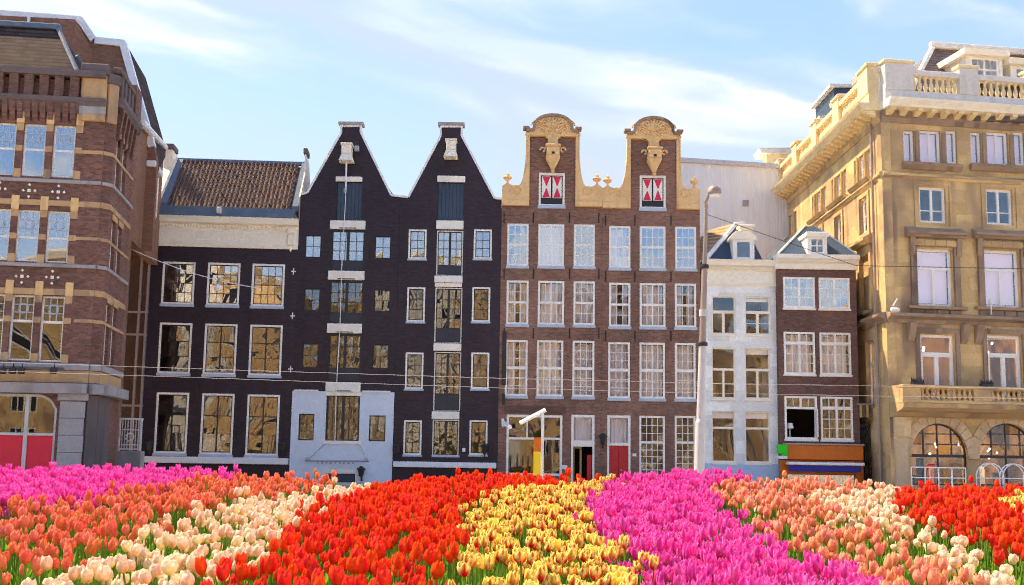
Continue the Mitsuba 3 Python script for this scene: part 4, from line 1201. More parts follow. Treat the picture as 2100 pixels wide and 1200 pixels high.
        for k in range(2):
            a = r[0] + L_ * (.245, .72)[k]
            MB(S).box(a, a + L_ * .04, -.1, -.003, zw[0], zw[1], .02).build('window_pier', 'hotel_stone', h)
    for u in np.linspace(-17.2, -24, 6):
        window(h, S, (u - .35, u + .35, zw[0], zw[1]), ONE, sh, fw=.1, sb=.14, tilt=.006, glass='glass_clear')
        MB(S).prof(u - .5, u + .5, [(-.003, zw[0] - .3), (-.2, zw[0] - .26), (-.32, zw[0] - .1), (-.003, zw[0] - .08)]).build('window_ledge', 'hotel_stone', h)
    z2 = (A.uz(1890, 457)[1], A.uz(1890, 384)[1])
    z3 = (A.uz(1890, 627)[1], A.uz(1890, 509)[1])
    for u in (-3.0, -7.6, -11.6, -15.6, -19.6, -23.6):
        window(h, S, (u - .62, u + .62, z2[0], z2[1]), [((0, 0, .46, 1), 1, 2), ((.54, 0, 1, 1), 1, 2)], sh, fw=.12, sb=.14, tilt=.006, curtain=('blind_white', .9), glass='glass_clear')
        MB(S).poly(sbox(u - .95, z2[0] - .3, u + .95, z2[1] + .25).difference(sbox(u - .66, z2[0] - .05, u + .66, z2[1] + .05)), -.07, -.003).build('architrave', 'hotel_stone', h)
        MB(S).box(u - .75, u + .75, .1, .14, z3[0], z3[1]).build('blind_niche', 'hotel_stone', h)
        sh.append(sbox(u - .75, z3[0], u + .75, z3[1]))
        MB(S).poly(sbox(u - 1.1, z3[0], u + 1.1, z3[1] + .5).difference(sbox(u - .78, z3[0] - .1, u + .78, z3[1] + .06)), -.1, -.003).build('architrave', 'hotel_stone', h)
        zh = z3[1] + .52
        MB(S).prof(u - 1.3, u + 1.3, [(-.003, zh), (-.3, zh), (-.42, zh + .1), (-.5, zh + .12), (-.5, zh + .24), (-.003, zh + .52)]).build('window_hood', 'hotel_stone', h)
        MB(S).prof(u - 1.1, u + 1.1, [(-.003, z3[0] - .16), (-.26, z3[0] - .16), (-.3, z3[0] - .02), (-.003, z3[0] - .02)]).build('window_ledge', 'hotel_trim', h)
    zd = (A.uz(1890, 800)[1], A.uz(1890, 690)[1])
    window(h, S, (-3.4, -2.1, zd[0] - .8, zd[1]), [((0, 0, .46, .3), 1, 1), ((.54, 0, 1, .3), 1, 1), ((0, .36, .46, 1), 1, 1), ((.54, .36, 1, 1), 1, 1)], sh, fw=.13, sb=.2, tilt=.008)
    MB(S).poly(Polygon([(-LEN, 0), (-.004, 0), (-.004, ztop), (-LEN, ztop)]).difference(unary_union(sh)), 0.004, .45).build('side_wall', 'hotel_stone', h)
    # closed rear and rooms
    MB(A).box(1.3, W - .2, 3.6, 3.7, .02, zs - .51).box(1.3, W - .31, .46, 3.59, zbal - .1, zbal + .1).box(1.3, W - .31, .46, 3.59, zs - .5, zs - .3).build('lit_room', 'warm_room', h)
    MB(A).box(1.3, W - .2, 3.6, 3.7, zs - .29, ztop).box(1.3, W - .31, .46, 3.59, Z(360) - .1, Z(360)).box(1.3, W - .31, .46, 3.59, Z(480), Z(480) + .15).build('interior', 'interior', h)
    MB(S).box(-LEN, -4.2, 1.6, 1.7, .02, ztop).build('interior', 'interior', h)
    MB(A).box(W - .3, W, .46, 26, 0, ztop).build('side_wall', 'hotel_stone', h)
    # ---- string courses and cornice: front and side
    for fr, a, b_, nm in ((A, -.0, W, 'front'), (S, -LEN, -.0, 'side')):
        off = 0 if fr is A else .0
        e0, e1 = (a - .0, b_) if fr is A else (a, b_)
        MB(fr).prof(e0, e1, [(-.003, zs - .28), (-.1, zs - .28), (-.14, zs - .1), (-.34, zs), (-.42, zs + .02), (-.42, zs + .16), (-.003, zs + .24)]).build('string_course', 'hotel_trim', h)
        zb = Z(362)
        MB(fr).prof(e0, e1, [(-.003, zb - .12), (-.06, zb - .12), (-.12, zb), (-.16, zb + .02), (-.16, zb + .12), (-.08, zb + .2), (-.003, zb + .22)]).build('band_moulding', 'hotel_stone', h)
        zc0, zc1 = Z(242), Z(214)
        q = zc1 - zc0
        MB(fr).prof(e0, e1, [(.3, zc0 + q * .42), (-.85, zc0 + q * .45), (-.9, zc0 + q * .6), (-1.05, zc0 + q * .85), (-1.1, zc1), (.3, zc1)]).build('cornice', 'cream_paint' if fr is A else 'cornice_sunlit_cream', h, label='deep moulded cornice')  # side cornice takes the yellower copy, painted as sunlit
        MB(fr).prof(e0, e1, [(-.003, zc0 - .3), (-.06, zc0 - .3), (-.12, zc0 - .05), (-.2, zc0 + q * .15), (-.2, zc0 + q * .415), (-.003, zc0 + q * .415)]).build('bed_moulding', 'hotel_trim' if fr is A else 'hotel_stone', h)
        for u in np.arange(e0 + .3, e1 - .1, .72):
            MB(fr).prof(u - .14, u + .14, [(-.203, zc0 + q * .02), (-.3, zc0 + q * .05), (-.6, zc0 + q * .2), (-.74, zc0 + q * .25), (-.74, zc0 + q * .44), (-.203, zc0 + q * .44)]).build('modillion', 'cornice_sunlit_cream', h)
        # parapet
        p0, p1 = zc1 + .003, Z(160)
        mats = 'parapet_white' if fr is A else 'cornice_sunlit_cream'  # side copy is yellower, sunlight painted in; front stays grey-white
        MB(fr).box(e0, e1, -.55, -.1, p0, p0 + (p1 - p0) * .38).build('parapet', mats, h)
        z0, z1 = p0 + (p1 - p0) * .38, p1 - .02
        if fr is A:
            segs = [(A.uz(1861, 175)[0], A.uz(1955, 175)[0]), (A.uz(1993, 175)[0], A.uz(2092, 175)[0]), (A.uz(2130, 175)[0], W - .3)]
        else:
            segs = [(-5.1, -1.6), (-9.7, -6.2), (-14.3, -10.8), (-18.9, -15.4), (-23.5, -20)]
        for s0, s1 in segs:
            nb = max(3, int(round((s1 - s0) / .32)))
            for k in range(nb):
                u = s0 + (k + .5) * (s1 - s0) / nb
                baluster(fr, u, -.33, z0 + .002, z1, .11).build('baluster', 'cornice_sunlit_cream', h, smooth=45)
            MB(fr).box(s0 - .05, s1 + .05, -.56, -.1, z1 + .003, z1 + .28, .03).build('balustrade_rail', mats, h)
        edges = sorted([e0] + [q for s in segs for q in s] + [e1])
        for a_, b2 in zip(edges[::2], edges[1::2]):
            if b2 - a_ > .2:
                MB(fr).box(a_ + .0, b2 - .0, -.6, -.06, z0 + .002, z1 + .52).build('parapet_pier', mats, h)
                MB(fr).box(a_ - .08, b2 + .08, -.68, .02, z1 + .523, z1 + .7, .03).build('pier_cap', 'cornice_sunlit_cream', h)
    # corner blocks that close the mouldings
    # ---- balcony
    b0, b1 = A.uz(1824, 820)[0], W
    zf, zt = Z(829), Z(792)
    MB(A).prof(b0, b1, [(-.003, zf - .62), (-.3, zf - .62), (-.7, zf - .4), (-.95, zf - .34), (-1.3, zf - .2), (-1.35, zf), (-.003, zf)]).build('balcony_slab', 'hotel_stone', h)
    segs = [(1887, 1996), (2032, 2140), (2176, 2280)]
    edges = [b0]
    for x0, x1 in segs:
        s0, s1 = A.uz(x0, 810, -1.2)[0], A.uz(x1, 810, -1.2)[0]
        edges += [s0, s1]
        n = 10
        for k in range(n):
            u = s0 + (k + .5) * (s1 - s0) / n
            baluster(A, u, -1.12, zf + .16, zt - .16, .12).build('balcony_baluster', 'hotel_stone', h, smooth=45)
    edges.append(b1)
    MB(A).box(b0, b1, -1.3, -.95, zf + .003, zf + .157, .02).build('balcony_plinth', 'hotel_stone', h)
    MB(A).box(b0, b1, -1.32, -.92, zt - .157, zt, .03).build('balcony_rail', 'hotel_stone', h)
    for a_, b2 in zip(edges[::2], edges[1::2]):
        if b2 > a_:
            MB(A).box(a_, b2 - .01, -1.28, -.97, zf + .16, zt - .16).build('balcony_pier', 'hotel_stone', h)
    MB(A).box(b0, b0 + .3, -.94, -.003, zf + .003, zt - .01).build('balcony_return', 'hotel_stone', h)
    for x in (1881, 2022):
        u, z = A.uz(x, 783, -1.1)
        b = MB(A).box(u - .3, u + .3, -1.25, -1.0, zt + .003, zt + .12, .02)
        b.build('flower_box', 'iron', h)
        b = MB(A)
        for q in range(40):
            a = rng.uniform(-.32, .32); w_ = rng.uniform(-.1, .1); hh = rng.uniform(.1, .28)
            b.tube([(u + a, -1.12 + w_, zt + .1), (u + a * 1.1, -1.12 + w_ * 1.3, zt + .1 + hh)], [.035, .005], 4)
        b.build('dry_plant', 'iron', h)
    for x, rr in ((1747, .06), ):
        pass
    u = S.uz(1798, 500)[0]
    MB(S).tube([(-1.1, -.14, ztop - .2), (-1.1, -.14, .2)], .07, 8).build('downpipe', 'pole_paint', h)
    u, z = A.uz(1824, 640)
    b = MB(A).box(u - .22, u + .2, -.7, -.43, zs + .17, zs + .38, .06); b.tube([(u - .1, -.55, zs + .45), (u + .12, -.6, zs + .8)], .035, 6)
    b.build('floodlight', 'rail_white', h)
    u = A.uz(2026, 645)[0]
    MB(A).lathe((u, -.3, zs + .24), [(.03, 0), (.03, .5), (.1, .55), (.13, .68), (.06, .8)], 8).build('facade_lamp', 'rail_white', h)
    # ---- roofs
    zr0 = Z(214) + .2
    R = lambda x, y, d: A.uz(x, y, d)
    d_b, d_t = 1.2, 5.0
    t0 = R(1913, 100, d_t); b0 = R(1848, 158, d_b)
    zt_ = t0[1]
    MB(A).raw([(b0[0], d_b, zr0), (W, d_b, zr0), (W, d_t, zt_), (t0[0], d_t, zt_), (b0[0] + 2.8, 16, zr0), (W, 16, zr0), (W, 12, zt_), (t0[0] + 1.2, 12, zt_)],
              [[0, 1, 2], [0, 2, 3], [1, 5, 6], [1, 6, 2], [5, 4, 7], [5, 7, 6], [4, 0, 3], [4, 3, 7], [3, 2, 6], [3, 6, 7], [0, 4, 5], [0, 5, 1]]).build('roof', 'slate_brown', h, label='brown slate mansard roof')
    MB(A).box(t0[0] - .2, W, d_t - .25, d_t + .1, zt_ + .003, zt_ + .35, .04).build('roof_ridge', 'parapet_white', h)
    MB(A).tube([(b0[0] + .0, d_b - .05, zr0 + .1), (t0[0], d_t, zt_ + .1)], .16, 6).build('hip_ridge', 'cream_paint', h)
    for x0, x1, yt, yb, yr in ((1989, 2049, 118, 162, 106), (2080, 2140, 138, 164, 132)):
        d = 1.6
        r = A.R(x0, yt, x1, yb + 8, d)
        G = A.shifted(0, d)
        window(h, G, r, [((0, 0, .46, .44), 2, 1), ((.54, 0, 1, .44), 2, 1), ((0, .52, .46, 1), 2, 1), ((.54, .52, 1, 1), 2, 1)], None, fw=.14, sb=0, tilt=.006, name='dormer_window')
        dm = key_for(f'{h}__dormer')
        MB(G).box(r[0] - .2, r[0] - .003, -.02, 3, r[2], r[3]).box(r[1] + .003, r[1] + .2, -.02, 3, r[2], r[3]).build('cheek', 'white_paint', dm)
        MB(G).prof(r[0] - .5, r[1] + .4, [(-.35, r[3] + .003), (-.45, r[3] + .3), (3.4, r[3] + .36), (3.4, r[3] + .003)]).build('roof', 'cream_paint', dm)
    MB(S).box(-LEN, -.6, .46, 16, ztop - .2, ztop + .05).build('flat_roof', 'dark_stone', h)
    # attic pavilion at the far end of the side, and roof lights over the parapet
    zc1 = Z(214)
    zp = S.uz(1620, 306)[1]
    for u in (-6.0, -10.4, -14.8):
        MB(S).box(u - .9, u + .9, 1.0, 3.5, zc1 - .5, zc1 + 3.2).build('attic_dormer', 'cream_paint', h)
        MB(S).prof(u - 1.1, u + 1.1, [(.8, zc1 + 3.203), (.7, zc1 + 3.45), (3.6, zc1 + 3.6), (3.6, zc1 + 3.203)]).build('attic_dormer_roof', 'parapet_white', h)
    MB(S).box(-LEN + .2, -23.7, -.3, 9, zc1 + .003, zc1 + 3.6).build('attic_pavilion', 'cornice_sunlit_cream', h)
    MB(S).prof(-LEN - .3, -23.3, [(-.75, zc1 + 3.603), (-.9, zc1 + 3.95), (9.4, zc1 + 4.2), (9.4, zc1 + 3.603)]).build('attic_pavilion_roof', 'parapet_white', h)
    window(h, S.shifted(0, -.32), (-25.9, -25.2, zc1 + .8, zc1 + 2.9), ONE, None, fw=.1, sb=0, name='attic_window')
    window(h, S.shifted(0, -.32), (-24.8, -24.2, zc1 + .8, zc1 + 2.9), ONE, None, fw=.1, sb=0, name='attic_window')
    q = key_for('rooftop_plant_room')
    tag(q, 'dark blue-grey plant room on the flat roof of the corner hotel', 'plant room')
    MB(S).box(-21.5, -17, 2.6, 7.5, ztop + .06, zc1 + 6.3).build('wall', 'shutter_blue', q)
    MB(S).prof(-21.7, -16.8, [(2.3, zc1 + 6.303), (2.3, zc1 + 6.5), (7.8, zc1 + 6.5), (7.8, zc1 + 6.303)]).build('roof', 'parapet_white', q)
    return A, S, arches


A_, S_, arches = hotel()


# ------------------------------------------------------------------ the brick and stone corner building on the left
def bank():
    h = thing('banded_brick_building', 'red-brown brick corner building with ochre stone bands and a slate mansard', 'building')
    yaw = math.radians(8)
    c = at(203, 450, 45.0)
    A = Frame((c[0], c[1]), yaw)
    ch = 0.45
    C = Frame((c[0], c[1]), yaw + math.pi / 4)
    e = C.o + C.U * ch
    S = Frame((e[0], e[1]), yaw + math.pi / 2)
    WL, SL = -12.0, 4.3
    Z = lambda y, x=100: A.uz(x, y)[1]
    holes, sh = [], []
    ztop = Z(162)
    # rows of windows with leaded tops
    rows_ = [((-15, 46, 107), 46, 254, 362, 304), ((-28, 32, 94), 47, 431, 537, 485), ((-42, 19, 81), 48, 606, 741, 656)]
    for k, (xs, w_, y0, y1, yt) in enumerate(rows_):
        for i, x in enumerate((xs[0] - 61,) + xs):
            dy = (x - 60) * .045
            r = A.R(x, y0 + dy, x + w_, y1 + dy)
            f = (yt - y0) / (y1 - y0)
            w = window(h, A, r, [((0, 0, 1, f), 3, 3), ((0, f + .04, 1, 1), 1, 1)], holes, fw=.07, sb=.14, bar=.035, tilt=.003 if k < 2 else .008, bulge=.002 if k < 2 else .008, glass='glass_sky' if k < 2 else 'glass', bm='sill_sky_lead_blue')
            zc = r[3] - .07 - (r[3] - r[2] - .14) * f / 2; uc = (r[0] + r[1]) / 2
            t = np.linspace(0, 2 * np.pi, 15)
            MB(A).tube([(uc + .18 * math.cos(a), .16, zc + .18 * math.sin(a)) for a in t], .03, 5).build('leaded_ring', 'sill_sky_lead_blue', w)
            MB(A).poly(sbox(r[0], zc - .14, r[1], zc + .14).difference(unary_union([sbox(r[0] + .1, zc - .1, uc - .2, zc + .1), sbox(uc + .2, zc - .1, r[1] - .1, zc + .1), sbox(uc - .2, zc - .15, uc + .2, zc + .15)])), .17, .19).build('leading', 'window_white', w) if False else None
            # stone quoins beside each window
            for q, (ya, yb) in enumerate(((y0 - 4, y0 + 14), (yt - 6, yt + 6), (y1 - 16, y1 + 2))):
                za, zb = A.uz(x, yb + dy)[1], A.uz(x, ya + dy)[1]
                MB(A).box(r[1] + .01, r[1] + .28, -.03, -.003, za, zb, .01).build('quoin', 'ochre_stone', h)
            MB(A).box(r[1] - .0, r[1] + .30, -.07, -.034, r[3] + .0, r[3] + .55, .04).build('corbel', 'sandstone', h)
    holes2 = []
    # shop window with a flattened arch
    u0, u1 = A.uz(-75, 880)[0], A.uz(114, 880)[0]
    zs0, zs1 = .5, Z(809)
    g = sbox(u0, zs0, u1, zs1 - .5).union(Polygon([(u1 - .75, zs1 - .55)] + [(u1 - .75 + .75 * math.cos(a), zs1 - .75 + .75 * math.sin(a)) for a in np.linspace(0, math.pi / 2, 9)] + [(u0, zs1), (u0, zs1 - .55)]).buffer(.001)).buffer(0)
    holes.append(g)
    w = key_for(f'{h}__shop_window')
    um_, zm = A.uz(51, 880)[0], Z(891)
    bars = unary_union([sbox(um_ - .07, zs0, um_ + .07, zs1), sbox(u0, zm - .05, u1, zm + .05)])
    inner = g.buffer(-.1)
    MB(A).poly(g.difference(inner).union(bars.intersection(g)), .1, .2).build('frame', 'pole_grey', w)
    for pn in inner.difference(bars).geoms:
        low = pn.centroid.y < zm
        v, f = trimesh.creation.triangulate_polygon(pn, engine='earcut')
        if low:
            MB(A).poly(pn, .17, .18).build('poster', 'poster_red', w, label='plain red poster panel')
        if low: continue
        v3 = np.c_[v[:, 0], .14 + rng.normal(0, .006) * (v[:, 0] - pn.centroid.x) + 0 * v[:, 1], v[:, 1]]
        MB(A).raw(v3, f).build('pane', 'glass', w)
    MB(A).poly(Polygon([(WL, 0), (0, 0), (0, ztop), (WL, ztop)]).difference(unary_union(holes)), 0, .4).build('wall', 'bank_brick', h)
    MB(C).box(.003, ch - .003, .003, .5, 0, ztop + .3).build('corner_wall', 'bank_brick', h)
    # side: two slim windows on each floor
    for k, (xs, w_, y0, y1, yt) in enumerate(rows_):
        z1, z0 = Z(y0 + 6), Z(y1)
        for u in (1.0, 2.3):
            window(h, S, (u - .42, u + .42, z0, z1), [((0, 0, 1, .4), 2, 2), ((0, .45, 1, 1), 1, 1)], sh, fw=.07, sb=.14, tilt=.005)
            MB(S).box(u - .5, u + .5, -.05, -.003, z1 + .003, z1 + .25, .02).build('window_head', 'ochre_stone', h)
    MB(S).poly(Polygon([(0, 0), (SL, 0), (SL, ztop), (0, ztop)]).difference(unary_union(sh)), 0.003, .4).build('side_wall', 'bank_brick', h)
    MB(A).box(WL, -.5, 3.4, 3.5, .02, ztop).build('interior', 'interior', h)
    for y in (385, 572, 765):
        MB(A).box(WL, -.5, .41, 3.4, Z(y), Z(y) + .2).build('floor_slab', 'interior', h)
    # bands that wrap the corner
    n = 0
    for (ya, yb, mat, out) in ((366, 374, 'grey_stone', .09), (409, 421, 'ochre_stone', .04), (303, 311, 'ochre_stone', .035), (482, 489, 'ochre_stone', .035), (539, 547, 'grey_stone', .09), (591, 604, 'ochre_stone', .04),
                               (652, 659, 'ochre_stone', .035), (743, 757, 'grey_stone', .12), (757, 783, 'ochre_stone', .05), (784, 806, 'grey_stone', .4)):
        z0, z1 = Z(yb + 1), Z(ya + 1)
        thin = yb - ya < 9 and out < .05
        ub = A.uz(152, (ya + yb) / 2)[0] if thin else WL
        L_ = MB(A).prof(ub, 0, [(-.003, z0), (-out, z0), (-out, z1 - .03), (-.003, z1)])
        if ya in (366, 539, 743, 409, 591, 757, 784) or thin:
            k = L_.build('stone_band', mat, h)
        MB(C).prof(0, ch, [(.0, z0), (-out, z0), (-out, z1 - .03), (.0, z1)]).build('stone_band', mat, h)
        MB(S).prof(0, SL, [(-.0, z0), (-out, z0), (-out, z1 - .03), (-.0, z1)]).build('stone_band', mat, h)
    # four-diamond ornaments
    for (x, y) in ((-1, 387), (60, 391), (120, 394), (45.5, 567), (107.5, 569), (-16, 564)):
        u, z = A.uz(x, y)
        b = MB(A).box(u - .06, u + .06, -.05, -.003, z - .06, z + .06)
        for du, dz in ((.22, 0), (-.22, 0), (0, .24), (0, -.24)):
            b.poly([(u + du - .06, z + dz), (u + du, z + dz - .06), (u + du + .06, z + dz), (u + du, z + dz + .06)], -.04, -.003)
        b.build('diamond_ornament', 'white_paint', h)
    # ground-floor pilasters
    u0, u1 = A.uz(121, 880)[0], A.uz(173, 880)[0]
    for i in range(5):
        zz = np.linspace(.135, Z(822), 6)
        MB(A).box(u0, u1 - .02 * (i % 2), -.12, -.003, zz[i] + .006, zz[i + 1] - .006, .015).build('pilaster_block', 'grey_stone', h)
    MB(A).box(u0 - .1, u1 + .1, -.2, -.003, Z(821), Z(806), .03).build('pilaster_capital', 'grey_stone', h)
    for fr, a, b_ in ((C, 0, ch), (S, 0.01, 2.2)):
        MB(fr).box(a, b_, -.08, -.001, .13, Z(809), .02).build('base_stone', 'dark_stone', h)
    MB(A).box(u1 + .02, -.01, -.06, -.003, .131, Z(809), .01).build('base_stone', 'dark_stone', h)
    # projecting sign arm on the ledge
    p0, p1 = A.uz(0, 752, -.6), A.uz(130, 757, -.6)
    b = MB(A).box(p0[0] - 2, p1[0], -.75, -.45, p1[1] - .06, p1[1] + .06, .02)
    b.build('lamp_rail', 'dark_stone', h)
    for x in (8, 28, 46, 112):
        u, z = A.uz(x, 762, -.7)
        MB(A).box(u - .12, u + .12, -.95, -.76, z - .1, z + .14, .03).tube([(u, -.7, z), (u, -.8, z + .3)], .02).build('floodlight', 'iron', h)
    # gallery of corbels under the roof
    zA, zB = Z(206), Z(158)
    MB(A).prof(WL, .0, [(-.003, zA - .5), (-.1, zA - .5), (-.22, zA - .1), (-.3, zA), (-.3, zA + .12), (-.003, zA + .12)]).build('gallery_ledge', 'dark_stone', h)
    MB(A).prof(WL, -.05, [(.3, zB), (-.35, zB), (-.4, zB + .12), (-.4, zB + .25), (.3, zB + .3)]).build('gallery_cap', 'dark_stone', h)
    for x in np.arange(155, -90, -15.5):
        u = A.uz(x, 180)[0]
        if u < -.7:
            i = int(round((155 - x) / 15.5))
            if i % 2 == 0:
                MB(A).prof(u - .17, u + .17, [(-.003, zA + .13), (-.28, zA + .13), (-.22, zA + .5), (-.3, zB - .004), (-.003, zB - .004)]).build('gallery_post', 'umber_brick', h)
            MB(A).prof(u - .1, u + .1, [(-.003, zA - .9), (-.12, zA - .75), (-.26, zA - .12), (-.1, zA - .11), (-.003, zA - .11)]).build('corbel', 'bank_brick', h)
    # corner turret
    z0, z1 = Z(245), Z(150)
    MB(A).box(A.uz(167, 200)[0], .0, -.16, -.003, z0, z1, .02).build('turret', 'ochre_stone', h, label='ochre and grey stone corner pier at roof level')
    MB(A).box(A.uz(165, 200)[0], .05, -.24, .7, z1 + .003, z1 + .45, .04).build('turret_cap', 'dark_stone', h)
    MB(A).box(A.uz(166, 200)[0], .02, -.19, -.163, Z(232), Z(200), .01).build('turret_panel', 'grey_stone', h)
    MB(C).box(0, ch, -.14, .0, z0, z1 - .3, .02).build('turret', 'ochre_stone', h)
    MB(C).box(-.1, ch + .05, -.2, .6, z1 - .297, z1 + .1, .04).build('turret_cap', 'dark_stone', h)
    MB(S).prof(0, SL, [(.3, ztop - .9), (-.2, ztop - .9), (-.3, ztop - .7), (-.3, ztop - .5), (.3, ztop - .4)]).build('gallery_ledge', 'dark_stone', h)
    for u in np.arange(.5, SL - .3, .75):
        MB(S).prof(u - .12, u + .12, [(-.0, ztop - 2.2), (-.1, ztop - 2.1), (-.24, ztop - .91), (-.0, ztop - .91)]).build('corbel', 'bank_brick', h)
        MB(S).box(u - .16, u + .16, -.12, .1, ztop - .39, ztop + .5, .02).build('parapet_post', 'dark_stone', h)
    MB(S).box(0, SL, -.16, .2, ztop + .503, ztop + .75, .03).build('parapet_cap', 'dark_stone', h)
    MB(S).box(SL - 1.3, SL, -.2, 1.0, ztop - .4, ztop + 1.0, .03).build('turret', 'bank_brick', h)
    # roof
    R = lambda x, y, d: A.uz(x, y, d)
    b0 = R(168, 160, .2); d_t = 2.6
    t0 = R(119, 62, d_t)
    zt = t0[1]
    MB(A).raw([(WL, .15, ztop), (b0[0], .15, ztop), (t0[0], d_t, zt), (WL, d_t, zt), (WL, 8.4, ztop), (b0[0] + .3, 8.4, ztop), (t0[0], 6, zt), (WL, 6, zt)],
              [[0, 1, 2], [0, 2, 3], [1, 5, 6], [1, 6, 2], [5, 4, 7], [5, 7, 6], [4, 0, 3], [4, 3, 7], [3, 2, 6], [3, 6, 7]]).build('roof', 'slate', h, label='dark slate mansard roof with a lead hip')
    MB(A).tube([(b0[0], .1, ztop + .05), (t0[0], d_t, zt + .06)], .1, 6).build('hip_ridge', 'lead', h)
    MB(A).tube([(b0[0] + .3, 8.4, ztop + .05), (t0[0], 6, zt + .06)], .1, 6).build('hip_ridge', 'lead', h)
    MB(A).box(WL, t0[0] + .1, d_t - .12, d_t + .2, zt + .003, zt + .25, .03).build('roof_ridge', 'lead', h)
    return A, C, S


BA, BC, BS = bank()


def tall_gable():
    h = thing('tall_gabled_block', 'tall plain brick block with white-edged roofline behind the slate mansard', 'building')
    G = Frame((0, 54.5), math.radians(6))
    P = lambda x, y, d=0: G.uz(x, y, d)
    pts = [P(-40, 22), P(168, 38), P(196, 80), P(256, 86), P(316, 300), P(322, 330)]
    ur = pts[-1][0]
    xn, zn = P(238, 512)[0], P(290, 512)[1]
    out = [(pts[0][0], 0), (xn, 0), (xn, zn), (ur, zn)] + pts[::-1]
    MB(G).poly(out, 0, .4).build('wall', 'gable_brick', h)
    MB(G).poly([(x, z - .05) for x, z in out if z > 0] + [(pts[0][0], pts[-1][1] - 3), ], .41, 9).build('roof', 'slate', h) if False else None
    sl = [P(256, 86), P(322, 330)]
    (xa, za), (xb, zb) = sl
    ya, yb = P(299, 160, 3.8), P(340, 306, 3.8)
    MB(G).raw([(xa, .41, za), (xb, .41, zb), (yb[0], 3.8, yb[1]), (ya[0], 3.8, ya[1]), (xa, .41, za - .4), (xb, .41, zb - .4), (yb[0], 3.8, yb[1] - .4), (ya[0], 3.8, ya[1] - .4)],
              [[0, 1, 2], [0, 2, 3], [4, 6, 5], [4, 7, 6], [0, 5, 1], [0, 4, 5], [2, 6, 7], [2, 7, 3], [1, 5, 6], [1, 6, 2], [0, 3, 7], [0, 7, 4]]).build('roof', 'slate', h, label='dark slate roof slope')
    (x0, z0), (x1, z1) = P(-40, 22), P(168, 38)
    MB(G).raw([(x0, .41, z0 - .2), (xa, .41, za - .2), (xa, 3.8, za - .2), (x0, 3.8, z0 - .2)], [[0, 1, 2], [0, 2, 3]]).build('flat_roof', 'dark_stone', h)
    strips = []
    for a, b_ in zip(pts[:4], pts[1:5]):
        a, b_ = np.array(a), np.array(b_)
        t = (b_ - a) / np.linalg.norm(b_ - a); n = np.array([-t[1], t[0]])
        strips.append(Polygon([a - n * .26, b_ - n * .26, b_ + n * .06, a + n * .06]).buffer(.002, join_style=2))
    MB(G).poly(unary_union(strips), -.14, .3).build('bargeboard', 'rail_white', h, label='pale painted edging of the roofline')
    # brick flank that steps forward, and lower gutter
    f = [P(165, 50), P(195, 86), P(195, 160), P(165, 160)]
    MB(G).raw([(f[0][0], -.9, f[0][1] - .1), (f[1][0], -.004, f[1][1] - .6), (f[2][0], -.004, f[2][1]), (f[3][0], -.9, f[3][1] - 1.5), (f[0][0] - 14, -.9, f[0][1] - .1), (f[0][0] - 14, -.9, f[3][1] - 1.5)],
              [[3, 2, 1], [3, 1, 0], [5, 3, 0], [5, 0, 4]]).build('stepped_wall', 'gable_brick', h)
    a, b_ = P(283, 252, -.3), P(331, 300, -.3)
    u, z = P(60, 40, -.95)
    MB(G).tube([(u, -1, z - 1.2), (u, -1, z + .2)], .07, 8).build('downpipe', 'rail_white', h)
    # lower wing against the alley
    g0, g1 = P(255, 260)[0], P(334, 300)[0]
    K = Frame((0, 53.3), math.radians(55))
    return G


GB = tall_gable()


def rear_wing():
    h = thing('rear_brick_wing', 'brick side wing with a white gutter and white oriel bay left of the cornice house', 'building')
    e = BS.o + BS.U * 4.32
    yaw = math.atan2(BS.U[1], BS.U[0])
    K = Frame((e[0], e[1]), yaw)
    p = [K.uz(283, 250), K.uz(332, 303)]
    zlo = K.uz(300, 522)[1]
    L_ = K.uz(331, 400)[0]
    MB(K).poly([(0, 0), (.6, 0), (.6, zlo), (L_, zlo), (L_, p[1][1]), (0, p[0][1])], .003, .4).build('wall', 'gable_brick', h)
    MB(K).raw([(0, .4, p[0][1]), (L_, .4, p[1][1]), (L_ - .2, 1.2, p[1][1] + .05), (0, 1.2, p[0][1] + .05)], [[0, 1, 2], [0, 2, 3]]).build('roof', 'slate', h)
    MB(K).tube([(p[0][0], -.15, p[0][1]), (p[1][0], -.15, p[1][1])], .17, 8).build('gutter', 'rail_white', h)
    u = K.uz(304, 400)[0]
    z0, z1 = K.uz(309, 452)[1], K.uz(309, 355)[1]
    b = MB(K).box(u - .9, u + .9, -.25, -.003, z0, z1, .02); b.build('bay', 'white_paint', h, label='white oriel bay')
    MB(K).box(u - 1.1, u + 1.1, -.45, -.003, z1 + .003, z1 + .3, .04).build('bay_roof', 'rail_white', h)
    w = window(h, K.shifted(0, -.32), (u - .8, u + .8, z0 + .1, z1 - .15), [((0, 0, .48, .5), 1, 1), ((.52, 0, 1, .5), 1, 1), ((0, .54, .48, 1), 1, 1), ((.52, .54, 1, 1), 1, 1)], None, fw=.08, sb=0, name='bay_window')
    return K


RW = rear_wing()


